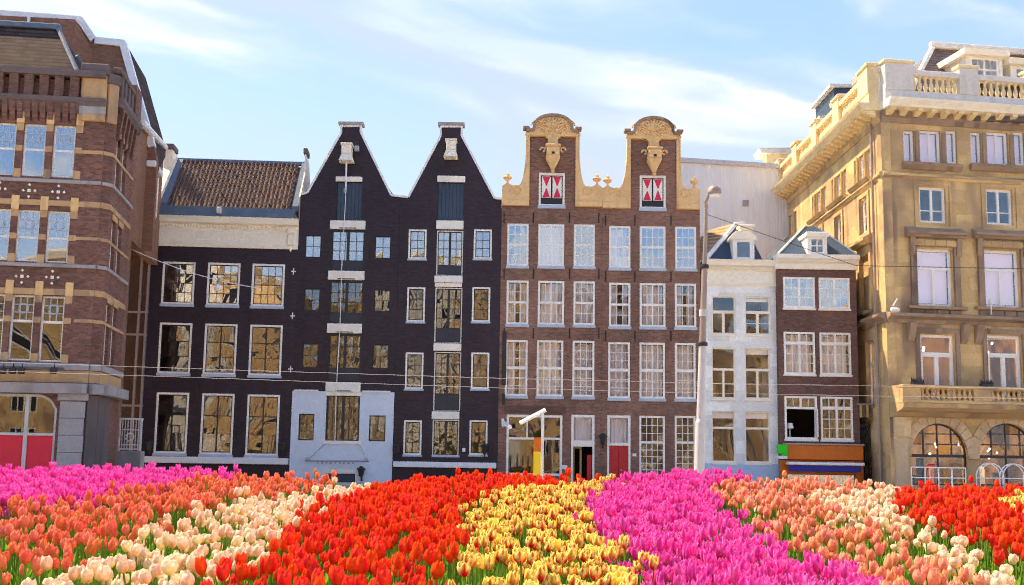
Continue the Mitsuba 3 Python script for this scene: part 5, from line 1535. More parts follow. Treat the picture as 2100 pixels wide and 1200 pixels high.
def stair_link():
    h = thing('glazed_stair_link', 'dark recessed glass and steel stair link in the alley beside the cornice house', 'building')
    G = Frame((0, 57.0), 0)
    u0, u1 = G.uz(236, 700)[0], G.uz(300, 700)[0]
    z1 = G.uz(280, 512)[1]
    MB(G).box(u0 - 3, u1 + .3, 1.2, 1.4, 0, z1 + 2).box(u0 - 3, u1, .2, 1.19, z1 - .2, z1).build('backing', 'interior', h)  # added dark rear sheet; the alley shade is painted in its colour
    MB(G).box(u0, u1, -.1, .15, z1 + .003, z1 + .35, .02).build('canopy', 'dark_stone', h)
    us = [G.uz(x, 650)[0] for x in (258, 284)] + [u1 - .08]
    zs = [G.uz(280, y)[1] for y in (640, 686, 832)] + [.2]
    for u in us:
        MB(G).box(u - .05, u + .05, -.02, .12, .1, z1).build('post', 'steel', h)
    for z in zs:
        MB(G).box(u0, u1, -.01, .10, z - .05, z + .05).build('transom', 'steel', h)
    cols, rws = [u0] + us, sorted(zs + [z1])
    for i in range(len(cols) - 1):
        for j in range(len(rws) - 1):
            add('pane', sheet(G, cols[i] + .03, cols[i + 1] - .03, .05, rws[j] + .05, rws[j + 1] - .05, .01, .004), 'glass_thin', h, smooth=True)
    f = thing('balcony_railing', 'white metal railing with panel ornaments on a grey wall in the alley', 'railing')
    K = Frame((0, 50.0), 0)
    a, b_ = K.uz(189, 890)[0], K.uz(287, 890)[0]
    zb, zt = K.uz(240, 922)[1], K.uz(240, 861)[1]
    MB(K).box(a - .2, b_ + .1, 0, .5, 0, zb - .05, .02).build('base_wall', 'grey_stone', f)
    m = (a + b_) / 2 + .1
    for u in (a, m, b_):
        MB(K).box(u - .035, u + .035, .1, .17, zb - .05, zt).build('post', 'rail_white', f)
    MB(K).box(a - .05, b_ + .05, .06, .21, zt + .002, zt + .09, .02).build('rail', 'rail_white', f)
    MB(K).box(a + .04, b_ - .04, .1, .17, zb, zb + .05).build('rail', 'rail_white', f)
    for q0, q1 in ((a, m), (m, b_)):
        b = MB(K)
        n = 8
        for i in range(1, n):
            u = q0 + (q1 - q0) * i / n
            b.box(u - .012, u + .012, .12, .15, zb + .052, zt)
        uc, zc = (q0 + q1) / 2, (zb + zt) / 2 - .1
        t = np.linspace(0, 2 * np.pi, 17)
        b.tube([(uc + .17 * math.cos(x), .1, zc + .17 * math.sin(x)) for x in t], .03, 5)
        for z in (zc - .32, zc + .32):
            b.box(q0 + .1, q1 - .1, .1, .16, z - .02, z + .02)
        b.build('railing_panel', 'rail_white', f)


stair_link()


def alley_gate():
    h = thing('alley_gate', 'dark barred alley gate under a small striped golden canopy', 'gate')
    G = Frame((0, 57.9), 0)
    u0, u1 = G.uz(1764, 900)[0], G.uz(1808, 900)[0]
    zt, zc0, zc1 = G.uz(1785, 905)[1], G.uz(1785, 855)[1], G.uz(1785, 832)[1]
    for i in range(11):
        u = u0 + (u1 - u0) * (i + .5) / 11
        MB(G).box(u - .02, u + .02, 0, .04, .15, zc0 - .3).build('bar', 'iron', h)
    MB(G).box(u0, u1, -.02, .06, .9, .97).box(u0, u1, -.02, .06, zc0 - .5, zc0 - .43).build('cross_rail', 'iron', h)
    for i in range(8):
        u = u0 - .15 + (u1 - u0 + .2) * (i + .5) / 8
        MB(G).box(u - .06, u + .06, -.5, -.44, zc0 - .05, zc1).build('canopy_slat', 'gate_gold' if i % 2 == 0 else 'umber_brick', h)
    MB(G).box(u0 - .25, u1 + .1, -.55, .0, zc1 + .003, zc1 + .08, .01).build('canopy_roof', 'steel', h)
    MB(G).box(u0 - .3, u1 + .8, 2.5, 2.6, 0, 10).build('backing', 'interior', h)  # near-black sheet across the alley, its shade painted in


alley_gate()


# ------------------------------------------------------------------ street furniture
def street_lamp():
    h = thing('street_lamp', 'tall tan and grey street lamp post with a single curved lamp head', 'street lamp')
    d = 24.0
    b0 = at(1434, 960, d); x0 = b0[0]
    Z = lambda y: at(1437, y, d)[2]
    top = at(1448, 432, d)
    lean = (top[0] - x0) / (top[2] - b0[2])
    X = lambda z: x0 + lean * (z - b0[2])
    def seg(z0, z1, r0, r1, mat, nm):
        MB().tube([(X(z0), d, z0), (X(z1), d, z1)], [r0, r1], 14).build(nm, mat, h, smooth=40)
    seg(.0, Z(868), .108, .104, 'pole_grey', 'base')
    seg(Z(868), Z(860), .108, .085, 'pole_grey', 'collar')
    seg(Z(860), Z(708), .084, .076, 'pole_grey', 'lower_pole')
    MB().lathe((X(Z(708)), d, Z(708)), [(.1, -.02), (.11, .0), (.11, .05), (.08, .07)], 14).build('clamp', 'iron', h)
    seg(Z(705), Z(548), .07, .06, 'pole_paint', 'middle_pole')
    MB().lathe((X(Z(548)), d, Z(548)), [(.085, -.03), (.095, 0), (.09, .05), (.05, .07)], 14).build('clamp', 'iron', h)
    seg(Z(546), Z(420), .045, .036, 'pole_paint', 'upper_pole')
    a = at(1447, 425, d); q = at(1457, 398, d)
    MB().tube([(X(Z(424)), d, Z(424)), (a[0] + .0, d, a[2] + .1), (q[0] - .04, d - .05, q[2])], [.04, .035, .03], 8).build('arm', 'pole_paint', h, smooth=True)
    p = at(1464, 389, d)
    MB().lathe((p[0], d - .05, p[2] - .12), [(.02, -.02), (.11, 0), (.15, .04), (.14, .11), (.09, .17), (.02, .2)], 16).build('lamp_head', 'pole_paint', h, smooth=40)
    MB().lathe((p[0], d - .05, p[2] - .16), [(.01, -.02), (.1, -.01), (.12, .04)], 14).build('lens', 'blind_white', h, smooth=True)
    k = at(1437, 642, d)
    MB().tube([(X(k[2]), d - .0, k[2] - .07), (X(k[2]), d, k[2] + .07)], .09, 14).build('band', 'pole_grey', h)
    # wires
    for nm, pts, lab, dd in (('overhead_wire', [(-30, 742), (420, 757), (1030, 776), (1439, 786), (2130, 797)], 'upper of the two thin tram wires crossing the black houses', 30.0), ('overhead_wire', [(-30, 760), (420, 775), (1030, 796), (1436, 806), (2130, 818)], 'lower of the two thin tram wires crossing the black houses', 30.0)):
        w = key_for(nm)
        MBw = MB().tube([at(x, y, dd) for x, y in pts], .005, 5)
        scene[w] = mikit.ply(MBw.mesh(), 'pole_grey'); tag(w, lab, 'wire')
    w = key_for('overhead_wire')
    dd = 52.0
    A0, B0 = at(262, 508, dd), at(534, 592, dd)
    pts = [A0 + (B0 - A0) * t + np.array([0, 0, -.25 * math.sin(math.pi * t)]) for t in np.linspace(0, 1, 9)]
    scene[w] = mikit.ply(MB().tube(pts, .02, 5).mesh(), 'rail_white'); tag(w, 'sloping wire in front of the cornice house that carries a round white lamp', 'wire')
    l = thing('hanging_lamp', 'round white lamp hanging on a wire in front of the middle upper window', 'lamp')
    c = at(448, 588, dd)
    MB().lathe((c[0], c[1], c[2] - .2), [(.02, -.03), (.12, 0), (.17, .09), (.17, .18), (.12, .27), (.05, .32)], 14).build('globe', 'blind_white', l, smooth=50)
    MB().tube([(c[0], c[1], c[2] + .18), (c[0], c[1], c[2] + .42)], .05, 8).build('cap', 'steel', l)
    w = key_for('overhead_wire')
    dd = 40.0
    scene[w] = mikit.ply(MB().tube([at(1450, 440, dd), at(1600, 492, dd), at(1755, 545, dd), at(2130, 552, dd)], .012, 5).mesh(), 'iron'); tag(w, 'thin dark wire crossing in front of the hotel upper windows', 'wire')
    # sign post with a white arm
    s = thing('sign_post', 'white post with slanted white arm and yellow sign panel before the shop window', 'sign post')
    d = 46.0
    P = lambda x, y: at(x, y, d)
    t, bb = P(1113, 842), P(1113, 940)
    MB().box(t[0] - .05, t[0] + .05, d - .05, d + .05, 0, t[2]).build('post', 'rail_white', s)
    a0, a1 = P(1066, 868), P(1114, 843)
    MB().tube([a0, a1 + np.array([.1, 0, .05])], .085, 4).build('arm', 'rail_white', s)
    q0, q1 = P(1095, 897), P(1109, 926); q2 = P(1109, 975)
    MB().box(q0[0], q1[0], d - .16, d - .08, q1[2] + .02, q0[2], .01).build('upper_panel', 'sign_orange', s)
    MB().box(q0[0], q1[0], d - .16, d - .08, q2[2], q1[2], .01).build('panel', 'sign_yellow', s, label='yellow sign panel')
    s = thing('camera_arm', 'short white bracket at the left edge of the white shop front', 'bracket')
    p = P(1036, 862)
    MB().tube([p + np.array([-.12, 8, .1]), p + np.array([.2, 7, -.12])], .1, 6).box(p[0] - .2, p[0] - .1, d + 8, d + 11.9, p[2] - .05, p[2] + .3).build('housing', 'rail_white', s)
    # barriers before the hotel
    G = A_
    for i, (x0, x1) in enumerate(((1869, 1980),)):
        r = thing('street_railing', 'low white tube railing in front of the first hotel arch', 'railing')
        u0, u1 = G.uz(x0, 970, -2.2)[0], G.uz(x1, 970, -2.2)[0]
        zt, zm = G.uz(1925, 959, -2.2)[1], G.uz(1925, 980, -2.2)[1]
        for u in np.linspace(u0, u1, 5):
            MB(G).tube([(u, -2.2, .1), (u, -2.2, zt)], .03, 6).build('post', 'rail_white', r)
        for z in (zt, zm):
            MB(G).tube([(u0, -2.2, z), (u1, -2.2, z)], .03, 6).build('rail', 'rail_white', r)
    r = thing('arched_railing', 'white railing of overlapping hoops in front of the second hotel arch', 'railing')
    zt = G.uz(2040, 951, -2.2)[1]
    for x0, x1 in ((2010, 2058), (2002, 2050), (2056, 2108), (2050, 2100), (2098, 2150)):
        u0, u1 = G.uz(x0, 970, -2.2)[0], G.uz(x1, 970, -2.2)[0]
        uc, rr = (u0 + u1) / 2, (u1 - u0) / 2
        MB(G).tube([(u0, -2.2, .1), (u0, -2.2, zt - rr)] + [(uc - rr * math.cos(a), -2.2, zt - rr + rr * math.sin(a)) for a in np.linspace(.2, math.pi - .2, 9)] + [(u1, -2.2, zt - rr), (u1, -2.2, .1)], .028, 6).build('hoop', 'rail_white', r)
    MB(G).tube([(G.uz(2002, 980, -2.2)[0], -2.2, G.uz(2050, 981, -2.2)[1]), (G.uz(2150, 980, -2.2)[0], -2.2, G.uz(2050, 981, -2.2)[1])], .026, 6).build('rail', 'rail_white', r)


street_lamp()


# ------------------------------------------------------------------ the buildings across the square, seen in the window panes
def opposite():
    mats = ['ochre_stone', 'sandstone', 'hotel_stone', 'cream_paint', 'sandstone', 'brown_brick', 'ochre_stone', 'sandstone', 'hotel_stone']
    looks = ['ochre stone', 'pale sandstone', 'yellow stone', 'cream painted', 'golden stone', 'brown brick', 'plain ochre', 'light sandstone', 'rightmost yellow']
    x = -58.0
    for i in range(9):
        w = 11 + 4 * ((i * 37) % 5) / 4
        hh = 19.5 + 4.0 * ((i * 53) % 7) / 6
        hh += (0, 0, 1.0, 4.5, 3.5, 0, 0, 0, 0)[i]
        h = thing('facing_building', f'{looks[i]} building across the square, reflected in the window panes', 'building')
        G = Frame((x + w, -34.0), math.pi)
        holes = []
        nfl, nw = 5, int(w // 2.9)
        for f in range(nfl):
            for k in range(nw):
                u0 = (k + .5) * w / nw - .65; z0 = 1.2 + f * (hh - 2) / nfl
                r = (u0, u0 + 1.3, z0, z0 + 2.3)
                holes.append(sbox(r[0], r[2], r[1], r[3]))
                q = key_for(f'{h}__window')
                MB(G).poly(sbox(r[0], r[2], r[1], r[3]).difference(unary_union([sbox(r[0] + .12, r[2] + .12, r[0] + .6, r[3] - .12), sbox(r[0] + .7, r[2] + .12, r[1] - .12, r[3] - .12)])), .02, .14).build('frame', 'window_white', q)
                MB(G).box(r[0] + .12, r[1] - .12, .09, .1, r[2] + .12, r[3] - .12).build('pane', 'window_black', q)
        MB(G).poly(sbox(0, 0, w, hh).difference(unary_union(holes)), 0, .3).build('wall', mats[i], h)
        MB(G).prof(0, w, [(.3, hh - .8), (-.2, hh - .8), (-.6, hh - .2), (-.6, hh), (.3, hh)]).build('cornice', 'cream_paint', h)
        MB(G).box(.01, w - .01, .31, 12, .01, hh - .01).build('rear', mats[i], h)
        x += w + .02


opposite()


# ------------------------------------------------------------------ the raised tulip bed
BANDS = {
    'magenta_left': [(-5.78, 11.14),(-4.68, 10.74),(-3.69, 11.0),(-2.53, 10.66),(-2.41, 10.24),(-2.66, 9.92),(-2.63, 8.86),(-2.82, 8.33),(-2.79, 7.53),(-2.93, 7.16),(-3.18, 7.34),(-3.75, 7.26)],
    'coral_left': [(-3.75, 7.26),(-3.18, 7.34),(-2.93, 7.16),(-2.79, 7.53),(-2.82, 8.33),(-2.63, 8.86),(-2.66, 9.92),(-2.41, 10.24),(-2.01, 10.62),(-1.58, 10.69),(-1.45, 10.15),(-1.59, 9.92),(-1.73, 8.72),(-1.79, 7.83),(-1.83, 7.52),(-1.88, 7.17),(-1.72, 6.33),(-1.78, 5.78),(-1.81, 5.6),(-1.8, 5.3),(-1.71, 4.69),(-1.8, 4.58),(-1.81, 4.4),(-1.87, 4.36),(-2.2, 4.3)],
    'cream_left': [(-1.45, 10.1),(-1.18, 9.95),(-1.1, 9.41),(-1.15, 8.95),(-1.21, 8.47),(-1.22, 7.52),(-1.11, 6.44),(-1.1, 5.86),(-1.02, 4.99),(-1.13, 4.76),(-1.11, 4.36),(-1.0, 3.66),(-1.54, 3.62),(-1.68, 4.17),(-1.71, 4.44),(-1.63, 4.74),(-1.73, 5.52),(-1.72, 5.93),(-1.72, 6.86),(-1.76, 7.78),(-1.53, 8.95)],
    'red_center': [(-1.16, 9.92),(-0.84, 10.33),(-0.47, 10.87),(0.07, 10.62),(0.84, 10.3),(0.62, 9.98),(0.06, 8.99),(-0.2, 8.3),(-0.35, 7.7),(-0.32, 6.94),(-0.26, 6.12),(-0.22, 5.3),(-0.22, 4.72),(-0.29, 4.38),(-0.27, 3.72),(-1.0, 3.66),(-1.11, 4.36),(-1.13, 4.76),(-1.02, 4.99),(-1.1, 5.86),(-1.11, 6.44),(-1.22, 7.52),(-1.21, 8.47),(-1.15, 8.95),(-1.1, 9.41)],
    'yellow_center': [(0.84, 10.24),(0.93, 10.0),(0.78, 9.07),(0.55, 7.96),(0.45, 6.75),(0.52, 6.61),(0.48, 5.86),(0.54, 5.49),(0.56, 5.08),(0.58, 4.62),(0.5, 3.78),(-0.1, 3.73),(-0.18, 4.69),(-0.18, 5.36),(-0.14, 5.66),(-0.22, 6.35),(-0.25, 7.46),(-0.17, 8.29),(0.06, 8.86),(0.62, 9.92)],
    'magenta_right': [(0.93, 10.0),(1.27, 10.67),(2.36, 11.48),(1.62, 9.48),(1.38, 8.3),(1.3, 7.23),(1.27, 6.54),(1.26, 6.1),(1.15, 5.56),(1.24, 5.36),(1.27, 5.1),(1.39, 4.92),(1.34, 4.62),(1.21, 3.84),(0.5, 3.78),(0.58, 4.62),(0.56, 5.08),(0.54, 5.49),(0.48, 5.86),(0.52, 6.61),(0.45, 6.75),(0.55, 7.96),(0.78, 9.07)],
    'coral_right': [(2.36, 11.48),(2.78, 11.19),(2.94, 10.76),(3.5, 10.69),(2.56, 9.35),(2.19, 8.67),(2.14, 7.82),(2.08, 7.39),(2.0, 6.65),(2.07, 6.2),(1.91, 5.43),(1.9, 5.22),(1.87, 4.75),(1.61, 3.88),(1.21, 3.84),(1.34, 4.62),(1.42, 5.22),(1.39, 5.63),(1.33, 6.21),(1.31, 6.73),(1.32, 7.32),(1.38, 8.3),(1.62, 9.48)],
    'cream_right': [(3.5, 10.69),(3.22, 9.8),(2.48, 7.61),(2.29, 6.63),(2.23, 5.96),(2.22, 5.47),(2.17, 5.15),(2.04, 4.69),(1.76, 3.89),(1.61, 3.88),(1.87, 4.75),(1.9, 5.22),(1.91, 5.43),(2.07, 6.2),(2.0, 6.65),(2.08, 7.39),(2.14, 7.82),(2.19, 8.67),(2.56, 9.35)],
    'red_right': [(3.51, 10.69),(4.73, 10.76),(5.67, 10.83),(4.48, 8.57),(4.23, 9.62),(3.94, 9.5),(3.46, 8.17),(3.4, 7.74),(3.49, 6.7),(2.48, 4.77),(2.38, 5.49),(2.42, 5.91),(2.47, 6.33),(2.56, 6.94),(2.53, 7.4),(2.63, 8.02)],
    'yellow_right': [(3.94, 9.5),(4.23, 9.62),(4.48, 8.57),(3.49, 6.7),(3.4, 7.74),(3.46, 8.17)],
}


def heads(x, y):
    """Height of the flower heads over the plan of the bed."""
    s = np.clip((y - 5.5) / 5.0, 0, 1); s = s * s * (3 - 2 * s)
    c = np.interp(x, [-5.2, -4.65, -2.5, -1.9, -1.37, -.9, 0, 1.6, 2.4, 3.45, 4.65, 6], [-.11, -.105, -.07, -.085, -.14, -.10, -.055, -.04, -.065, -.11, -.10, -.10])
    return 1.23 + (y - 4.4) * .0505 + c * s


def soil(x, y):
    z = heads(x, np.clip(y, 3.4, 11.6)) - 0.50
    k = np.minimum.reduce([np.clip((y - 1.6) / 1.9, 0, 1), np.clip((15.0 - y) / 3.2, 0, 1), np.clip((8.6 - np.abs(x)) / 2.2, 0, 1)])
    return z * k * k * (3 - 2 * k)


def flower_bed():
    xs, ys = np.linspace(-8.7, 8.7, 88), np.linspace(1.5, 15.1, 70)
    X, Y = np.meshgrid(xs, ys)
    Z = soil(X, Y) + .02 + .03 * (meshkit.fbm(np.stack([X * 3, Y * 3, X * 0], -1), 3) - .5)
    n = len(xs)
    i, j = np.meshgrid(np.arange(n - 1), np.arange(len(ys) - 1)); q = (j * n + i).ravel()
    f = np.vstack([np.c_[q, q + 1, q + n + 1], np.c_[q, q + n + 1, q + n]])
    add('flower_bed', trimesh.Trimesh(np.stack([X, Y, Z], -1).reshape(-1, 3), f, process=False), 'soil', smooth=True, kind='structure')


flower_bed()

scene['petal'] = {'type': 'principledthin', 'base_color': {'type': 'mesh_attribute', 'name': 'vertex_color'}, 'roughness': 0.6, 'spec_trans': 0.0, 'diff_trans': .85, 'eta': 1.25}
scene['leaf'] = {'type': 'principledthin', 'base_color': {'type': 'mesh_attribute', 'name': 'vertex_color'}, 'roughness': 0.4, 'spec_trans': 0.0, 'diff_trans': 0.8, 'eta': 1.4}


def lerp(a, b, t):
    t = np.clip(t, 0, 1)[..., None]
    return np.asarray(a) * (1 - t) + np.asarray(b) * t


def petal_colour(kind, t, s, v):
    e = np.abs(s)
    if kind == 'salmon':
        c = lerp((.92, .34, .30), (.97, .60, .24), e * 1.3 + .25 * t - .25)
        return lerp(c, [(.93, .36, .26), (.97, .60, .30), (.95, .48, .46), (.90, .26, .30), (.96, .62, .26)][v], np.full_like(t, .38))
    if kind == 'coral':
        c = lerp((.88, .19, .21), (.97, .46, .10), e * 1.35 + .3 * t - .3)  # pink centre, orange edge; contrast raised to paint shade and sunlit rims
        return lerp(lerp((.9, .5, .12), c, t * 5), [(.90, .24, .16), (.96, .44, .16), (.95, .42, .36), (.88, .14, .14), (.90, .50, .16)][v], np.full_like(t, .42))
    if kind == 'red':
        c = lerp((.84, .025, .06), (.97, .21, .012), e * 1.4 + .35 * t - .32)  # own reds; orange rims and pinkish fronts also paint sun and cool shade
        return lerp(c, [(.86, .03, .02), (.95, .16, .01), (.85, .02, .07), (.92, .08, .03), (.70, .012, .03)][v], np.full_like(t, .4))
    if kind == 'magenta':
        c = lerp((.78, .025, .43), (.97, .42, .80), (e - .35) * 1.9 + .5 * (t - .6))
        return lerp(c, [(.78, .04, .46), (.94, .16, .62), (.86, .06, .52), (.90, .09, .48), (.72, .03, .50)][v], np.full_like(t, .35))
    if kind == 'yellow':
        flame = np.clip((.95 - e * 1.0 - t * .95) * 6, 0, 1)
        c = lerp((.97, .96, .14), (.97, .97, .46), (e - .2) * 1.3)
        return lerp(c, (.70, .012, .015), flame * [1, .75, .95, .5, 1][v])
    blush = np.clip((.75 - e) * 1.3, 0, 1) * np.clip(1.2 - t, 0, 1) * [1.0, .45, .8, .25, .95][v]
    return lerp(lerp((.95, .86, .42), (.96, .87, .68), t * 1.6), (.92, .26, .28), blush * .8)


SHAPE = {  # height, radius, radius profile, width profile, petal half-angle
    'coral': (.055, .0218, (.20, .74, 1.0, .93, .55), (.6, .9, 1, .92, .22), 66),
    'salmon': (.054, .0218, (.20, .74, 1.0, .93, .58), (.6, .9, 1, .92, .22), 66),
    'red': (.058, .0232, (.20, .72, 1.0, .96, .68), (.6, .9, 1, .9, .16), 64),
    'magenta': (.059, .0285, (.18, .66, .93, 1.0, 1.02), (.5, .86, 1, .8, .05), 56),
    'yellow': (.049, .0248, (.2, .76, 1.0, .99, .84), (.6, .92, 1, .93, .3), 62),
    'cream': (.047, .0240, (.2, .78, 1.03, 1.0, .72), (.6, .95, 1, .97, .5), 66),
}


def petal(kind, v, inner, rs):
    H, R, pr, pw, ang = SHAPE[kind]
    nt, ns = 7, 5
    t, s = np.linspace(0, 1, nt), np.linspace(-1, 1, ns)
    k = [0, .16, .42, .72, 1]
    open_ = (1.0, .88, 1.14, 1.25, .62)[v]
    H, R = H * (1, 1.03, .97, .94, .92)[v], R * (1, .97, 1.04, 1.06, .74)[v]
    r = np.interp(t, k, pr) * R * np.interp(t, [0, .4, 1], [1, 1, open_]) * (.88 if inner else 1)
    w = np.interp(t, k, pw) * math.radians(ang)
    A = w[:, None] * s[None]
    rip = 1 + .05 * np.sin(s * 3 + v + inner)[None] * t[:, None] - .10 * (np.abs(s) ** 2)[None] * (t > .3)[:, None]
    rr = r[:, None] * rip
    z = (H * (t ** .92))[:, None] * (1 - .10 * (np.abs(s) ** 2)[None] * t[:, None]) + rs.normal(0, .0012, (nt, ns)) + (.004 if inner else 0)
    V = np.stack([rr * np.sin(A), -rr * np.cos(A), z], -1).reshape(-1, 3)
    TT, SS = np.meshgrid(t, s, indexing='ij')
    C = petal_colour(kind, TT, SS, v).reshape(-1, 3) * (0.94 if inner else 1)
    i, j = np.meshgrid(np.arange(nt - 1), np.arange(ns - 1), indexing='ij'); q = (i * ns + j).ravel()
    return V, np.vstack([np.c_[q, q + 1, q + ns + 1], np.c_[q, q + ns + 1, q + ns]]), C


def rotz(a):
    c, s = math.cos(a), math.sin(a)
    return np.array([[c, -s, 0], [s, c, 0], [0, 0, 1.0]])


def coloured(v, f, c, mat):
    return mikit.ply((v, f), mat, smooth=True, color=c)


def make_groups():
    rs = np.random.default_rng(3)
    for kind in SHAPE:
        for v in range(5):
            P = [petal(kind, v, q, rs) for q in (0, 1)]
            for q, nm in ((0, 'outer'), (1, 'inner')):
                scene[f'group_{kind}_{v}_{nm}'] = {'type': 'shapegroup', 'petal': coloured(*P[q], 'petal')}
            vs, fs, cs, n = [], [], [], 0
            for k in range(6):
                V, f, C = petal(kind, v, k % 2, rs)
                vs.append(V @ rotz(k * math.pi / 3 + rs.normal(0, .08)).T); fs.append(f + n); cs.append(C); n += len(V)
            bloom = (np.vstack(vs), np.vstack(fs), np.vstack(cs))
            scene[f'group_{kind}_{v}_bloom'] = {'type': 'shapegroup', 'bloom': coloured(*bloom, 'petal')}
            scene[f'group_{kind}_{v}_whole'] = {'type': 'shapegroup', 'bloom': coloured(bloom[0] + [0, 0, .436], *bloom[1:], 'petal'), 'stem': STEM, 'leaf': leafset(rs, 2)}
    for v in range(3):
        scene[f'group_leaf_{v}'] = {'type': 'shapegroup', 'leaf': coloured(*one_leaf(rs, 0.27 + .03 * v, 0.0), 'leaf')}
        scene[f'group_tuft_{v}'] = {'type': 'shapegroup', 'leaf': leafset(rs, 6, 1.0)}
    scene['group_stem'] = {'type': 'shapegroup', 'stem': STEM}


def one_leaf(rs, L=0.28, az=0.0):
    n = 6
    t = np.linspace(0, 1, n + 1)
    lean = .10 + rs.random() * .22
    w = .021 * np.sin(np.clip(t * .93 + .07, 0, 1) * math.pi) ** .7 * (1 + .3 * rs.random())
    out = lean * L * (t ** 1.8) * 1.6 + .008
    z = L * t * (1 - .12 * lean * t)
    v, f, c = [], [], []
    for k in range(n + 1):
        for s in (-1, 0, 1):
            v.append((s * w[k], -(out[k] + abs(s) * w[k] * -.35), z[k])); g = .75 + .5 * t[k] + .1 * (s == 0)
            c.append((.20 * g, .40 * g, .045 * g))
    for k in range(n):
        for s in range(2):
            a = k * 3 + s
            f += [[a, a + 1, a + 4], [a, a + 4, a + 3]]
    return np.array(v) @ rotz(az).T, np.array(f), np.array(c)


def leafset(rs, n, sc=1.0):
    vs, fs, cs, m = [], [], [], 0
    for k in range(n):
        v, f, c = one_leaf(rs, (.22 + .10 * rs.random()) * sc, 6.283 * (k + rs.random() * .5) / n)
        if n > 3: v = v + np.array([*rs.normal(0, .035, 2), 0])
        vs.append(v); fs.append(f + m); cs.append(c * (.75 + .5 * rs.random())); m += len(v)
    return coloured(np.vstack(vs), np.vstack(fs), np.vstack(cs), 'leaf')


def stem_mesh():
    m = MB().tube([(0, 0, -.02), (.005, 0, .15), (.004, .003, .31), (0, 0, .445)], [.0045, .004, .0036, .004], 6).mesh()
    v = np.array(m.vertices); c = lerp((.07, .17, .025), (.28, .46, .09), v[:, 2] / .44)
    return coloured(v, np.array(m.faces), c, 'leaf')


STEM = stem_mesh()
make_groups()
PLACE = {'left': {}, 'right': {}}
WHERE = {
    'magenta_left': ('magenta', None, 'mass of small magenta tulips in the far left corner of the bed'),
    'coral_left': ('coral', 'coral orange tulip in the left half, between magenta and cream ones', 'mass of small coral tulips at the back of the left half'),
    'cream_left': ('cream', 'cream tulip blushed pink in the left half, beside the red band', 'mass of small cream tulips at the back of the left half'),
    'red_center': ('red', 'red tulip in the wide band left of the yellow ones', 'mass of small red tulips behind the wide red band left of the yellow ones'),
    'yellow_center': ('yellow', 'yellow tulip with red flames in the middle of the bed', 'mass of small yellow tulips at the back of the middle band'),
    'magenta_right': ('magenta', 'magenta tulip in the broad band right of the yellow ones', 'mass of small magenta tulips behind the broad band, by the street lamp'),
    'coral_right': ('salmon', 'salmon pink tulip in the right half, beside the broad magenta band', 'mass of small salmon pink tulips in front of the orange shop fascia'),
    'cream_right': ('cream', 'cream tulip blushed pink in the right half, next to the green gap', 'mass of small cream tulips at the back of the right half'),
    'red_right': ('red', 'red tulip in the right corner of the bed, behind the green gap', 'mass of small red tulips in front of the hotel arches'),
    'yellow_right': ('yellow', None, 'yellow tulips at the far right edge of the bed, inside the red corner'),
}
SPACING = {'magenta': .066, 'coral': .083, 'salmon': .080, 'cream': .077, 'red': .077, 'yellow': .080}


def scatter(poly, gap, rs):
    x0, y0, x1, y1 = poly.bounds
    pts = []
    k = 0
    for y in np.arange(y0, y1, gap * .87):
        for x in np.arange(x0 + (gap / 2 if k % 2 else 0), x1, gap):
            pts.append((x + rs.normal(0, gap * .22), y + rs.normal(0, gap * .22)))
        k += 1
    import shapely
    pts = np.array(pts)
    return pts[shapely.contains_xy(poly, pts[:, 0], pts[:, 1])]


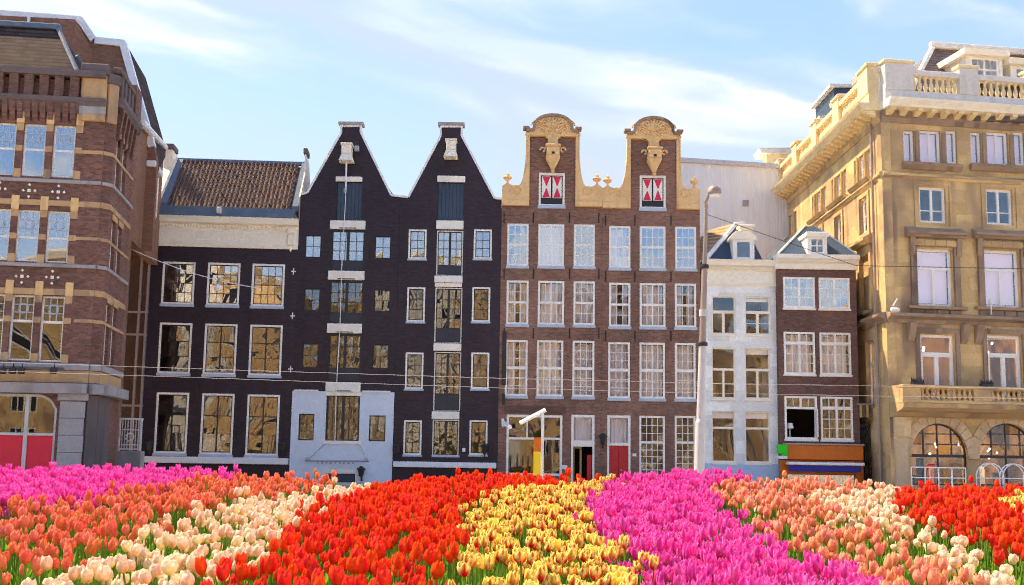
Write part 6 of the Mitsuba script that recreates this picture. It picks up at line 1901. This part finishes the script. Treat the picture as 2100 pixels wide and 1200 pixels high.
def plant():
    rs = np.random.default_rng(21)
    polys = {k: Polygon(p).buffer(0.0) for k, p in BANDS.items()}
    near, rest = {}, {}
    total = 0
    for band, p in polys.items():
        kind = WHERE[band][0]
        for x, y in scatter(p, SPACING[kind], rs):
            if kind in ('coral', 'salmon') and meshkit.noise(np.array([x * 2.2, y * 1.6, 3.0])) < .30: continue
            if kind != 'magenta' and rs.random() > .70 + .10 * (y - 4.4): continue
            visible = abs(x) < .45 * y + .02 and y > 4.0
            (near if visible and WHERE[band][1] else rest).setdefault(kind, []).append((y, x, band))
    for kind in near:
        near[kind].sort()
        rest.setdefault(kind, []).extend(near[kind][300:]); near[kind] = near[kind][:300]
    done = {}
    for kind, ls in near.items():
        name = {'coral': 'coral_tulip', 'salmon': 'salmon_tulip', 'cream': 'cream_tulip', 'red': 'red_tulip', 'yellow': 'yellow_tulip', 'magenta': 'magenta_tulip'}[kind]
        for n, (y, x, band) in enumerate(ls):
            M, v = pose(x, y, rs)
            t = thing(name, WHERE[band][1], 'tulip', f'{kind} tulips, {band.split("_")[1]} band')
            top = M @ np.array([[1, 0, 0, 0], [0, 1, 0, 0], [0, 0, 1, .436], [0, 0, 0, 1]])
            if n < 50:
                for k in range(6):
                    R = np.eye(4); R[:3, :3] = rotz(k * math.pi / 3 + rs.normal(0, .08))
                    inst(key_for(f'{t}__petal'), f'group_{kind}_{v}_{"inner" if k % 2 else "outer"}', top @ R)
            else:
                inst(f'{t}__bloom', f'group_{kind}_{v}_bloom', top)
            inst(f'{t}__stem', 'group_stem', M)
            for k in range(2):
                R = np.eye(4); R[:3, :3] = rotz(k * math.pi + rs.uniform(-.6, .6))
                inst(key_for(f'{t}__leaf'), f'group_leaf_{rs.integers(3)}', M @ R)
    for kind, ls in rest.items():
        for y, x, band in ls:
            M, v = pose(x, y, rs)
            root = f'{kind}_tulips'
            root = root if band not in BANDKEY else BANDKEY[band]
            done[root] = done.get(root, 0) + 1
            inst(f'{root}__{done[root]:04d}', f'group_{kind}_{v}_whole', M)
            labels[root] = {'label': WHERE[band][2], 'category': 'tulips', 'kind': 'stuff'}
    # leaves without flowers fill the bed
    from shapely.geometry import Point
    area = Polygon([(-6.2, 3.3), (6.2, 3.3), (6.2, 11.4), (-6.2, 11.4)])
    taken = unary_union([p.buffer(-.05) for p in polys.values()])
    n = 0
    for x, y in scatter(area, .115, rs):
        if abs(x) > .48 * y + .5 or taken.contains(Point(x, y)): continue
        n += 1
        M = np.eye(4); M[:3, :3] = rotz(rs.uniform(0, 6.28)) * rs.uniform(.8, 1.15); M[:3, 3] = (x, y, float(soil(x, y)) + .02)
        inst(f'tulip_leaves__{n:04d}', f'group_tuft_{rs.integers(3)}', M)
    labels['tulip_leaves'] = {'label': 'green tulip leaves filling the bed between the flower bands', 'category': 'leaves', 'kind': 'stuff'}


BANDKEY = {'magenta_left': 'magenta_tulips', 'magenta_right': 'magenta_tulips_001', 'coral_left': 'coral_tulips', 'coral_right': 'salmon_tulips', 'cream_left': 'cream_tulips', 'cream_right': 'cream_tulips_001',
           'red_center': 'red_tulips', 'red_right': 'red_tulips_001', 'yellow_center': 'yellow_tulips', 'yellow_right': 'yellow_tulips_001'}


def pose(x, y, rs):
    a, tilt, sc = rs.uniform(0, 6.28), rs.normal(0, .13), rs.uniform(.84, 1.14)
    h = 1 + rs.normal(0, .075)
    c, s = math.cos(tilt), math.sin(tilt)
    M = np.eye(4)
    M[:3, :3] = rotz(rs.uniform(0, 6.28)) @ np.array([[1, 0, 0], [0, c, -s], [0, s, c]]) @ rotz(a) @ np.diag([sc, sc, h])
    M[:3, 3] = (x, y, float(soil(x, y)) + .02)
    return M, int(rs.choice(5, p=[.3, .2, .25, .15, .1]))


def inst(key, group, M):
    scene[key] = {'type': 'instance', 'to_world': T(M.tolist()), 'g': {'type': 'ref', 'id': group}}


plant()
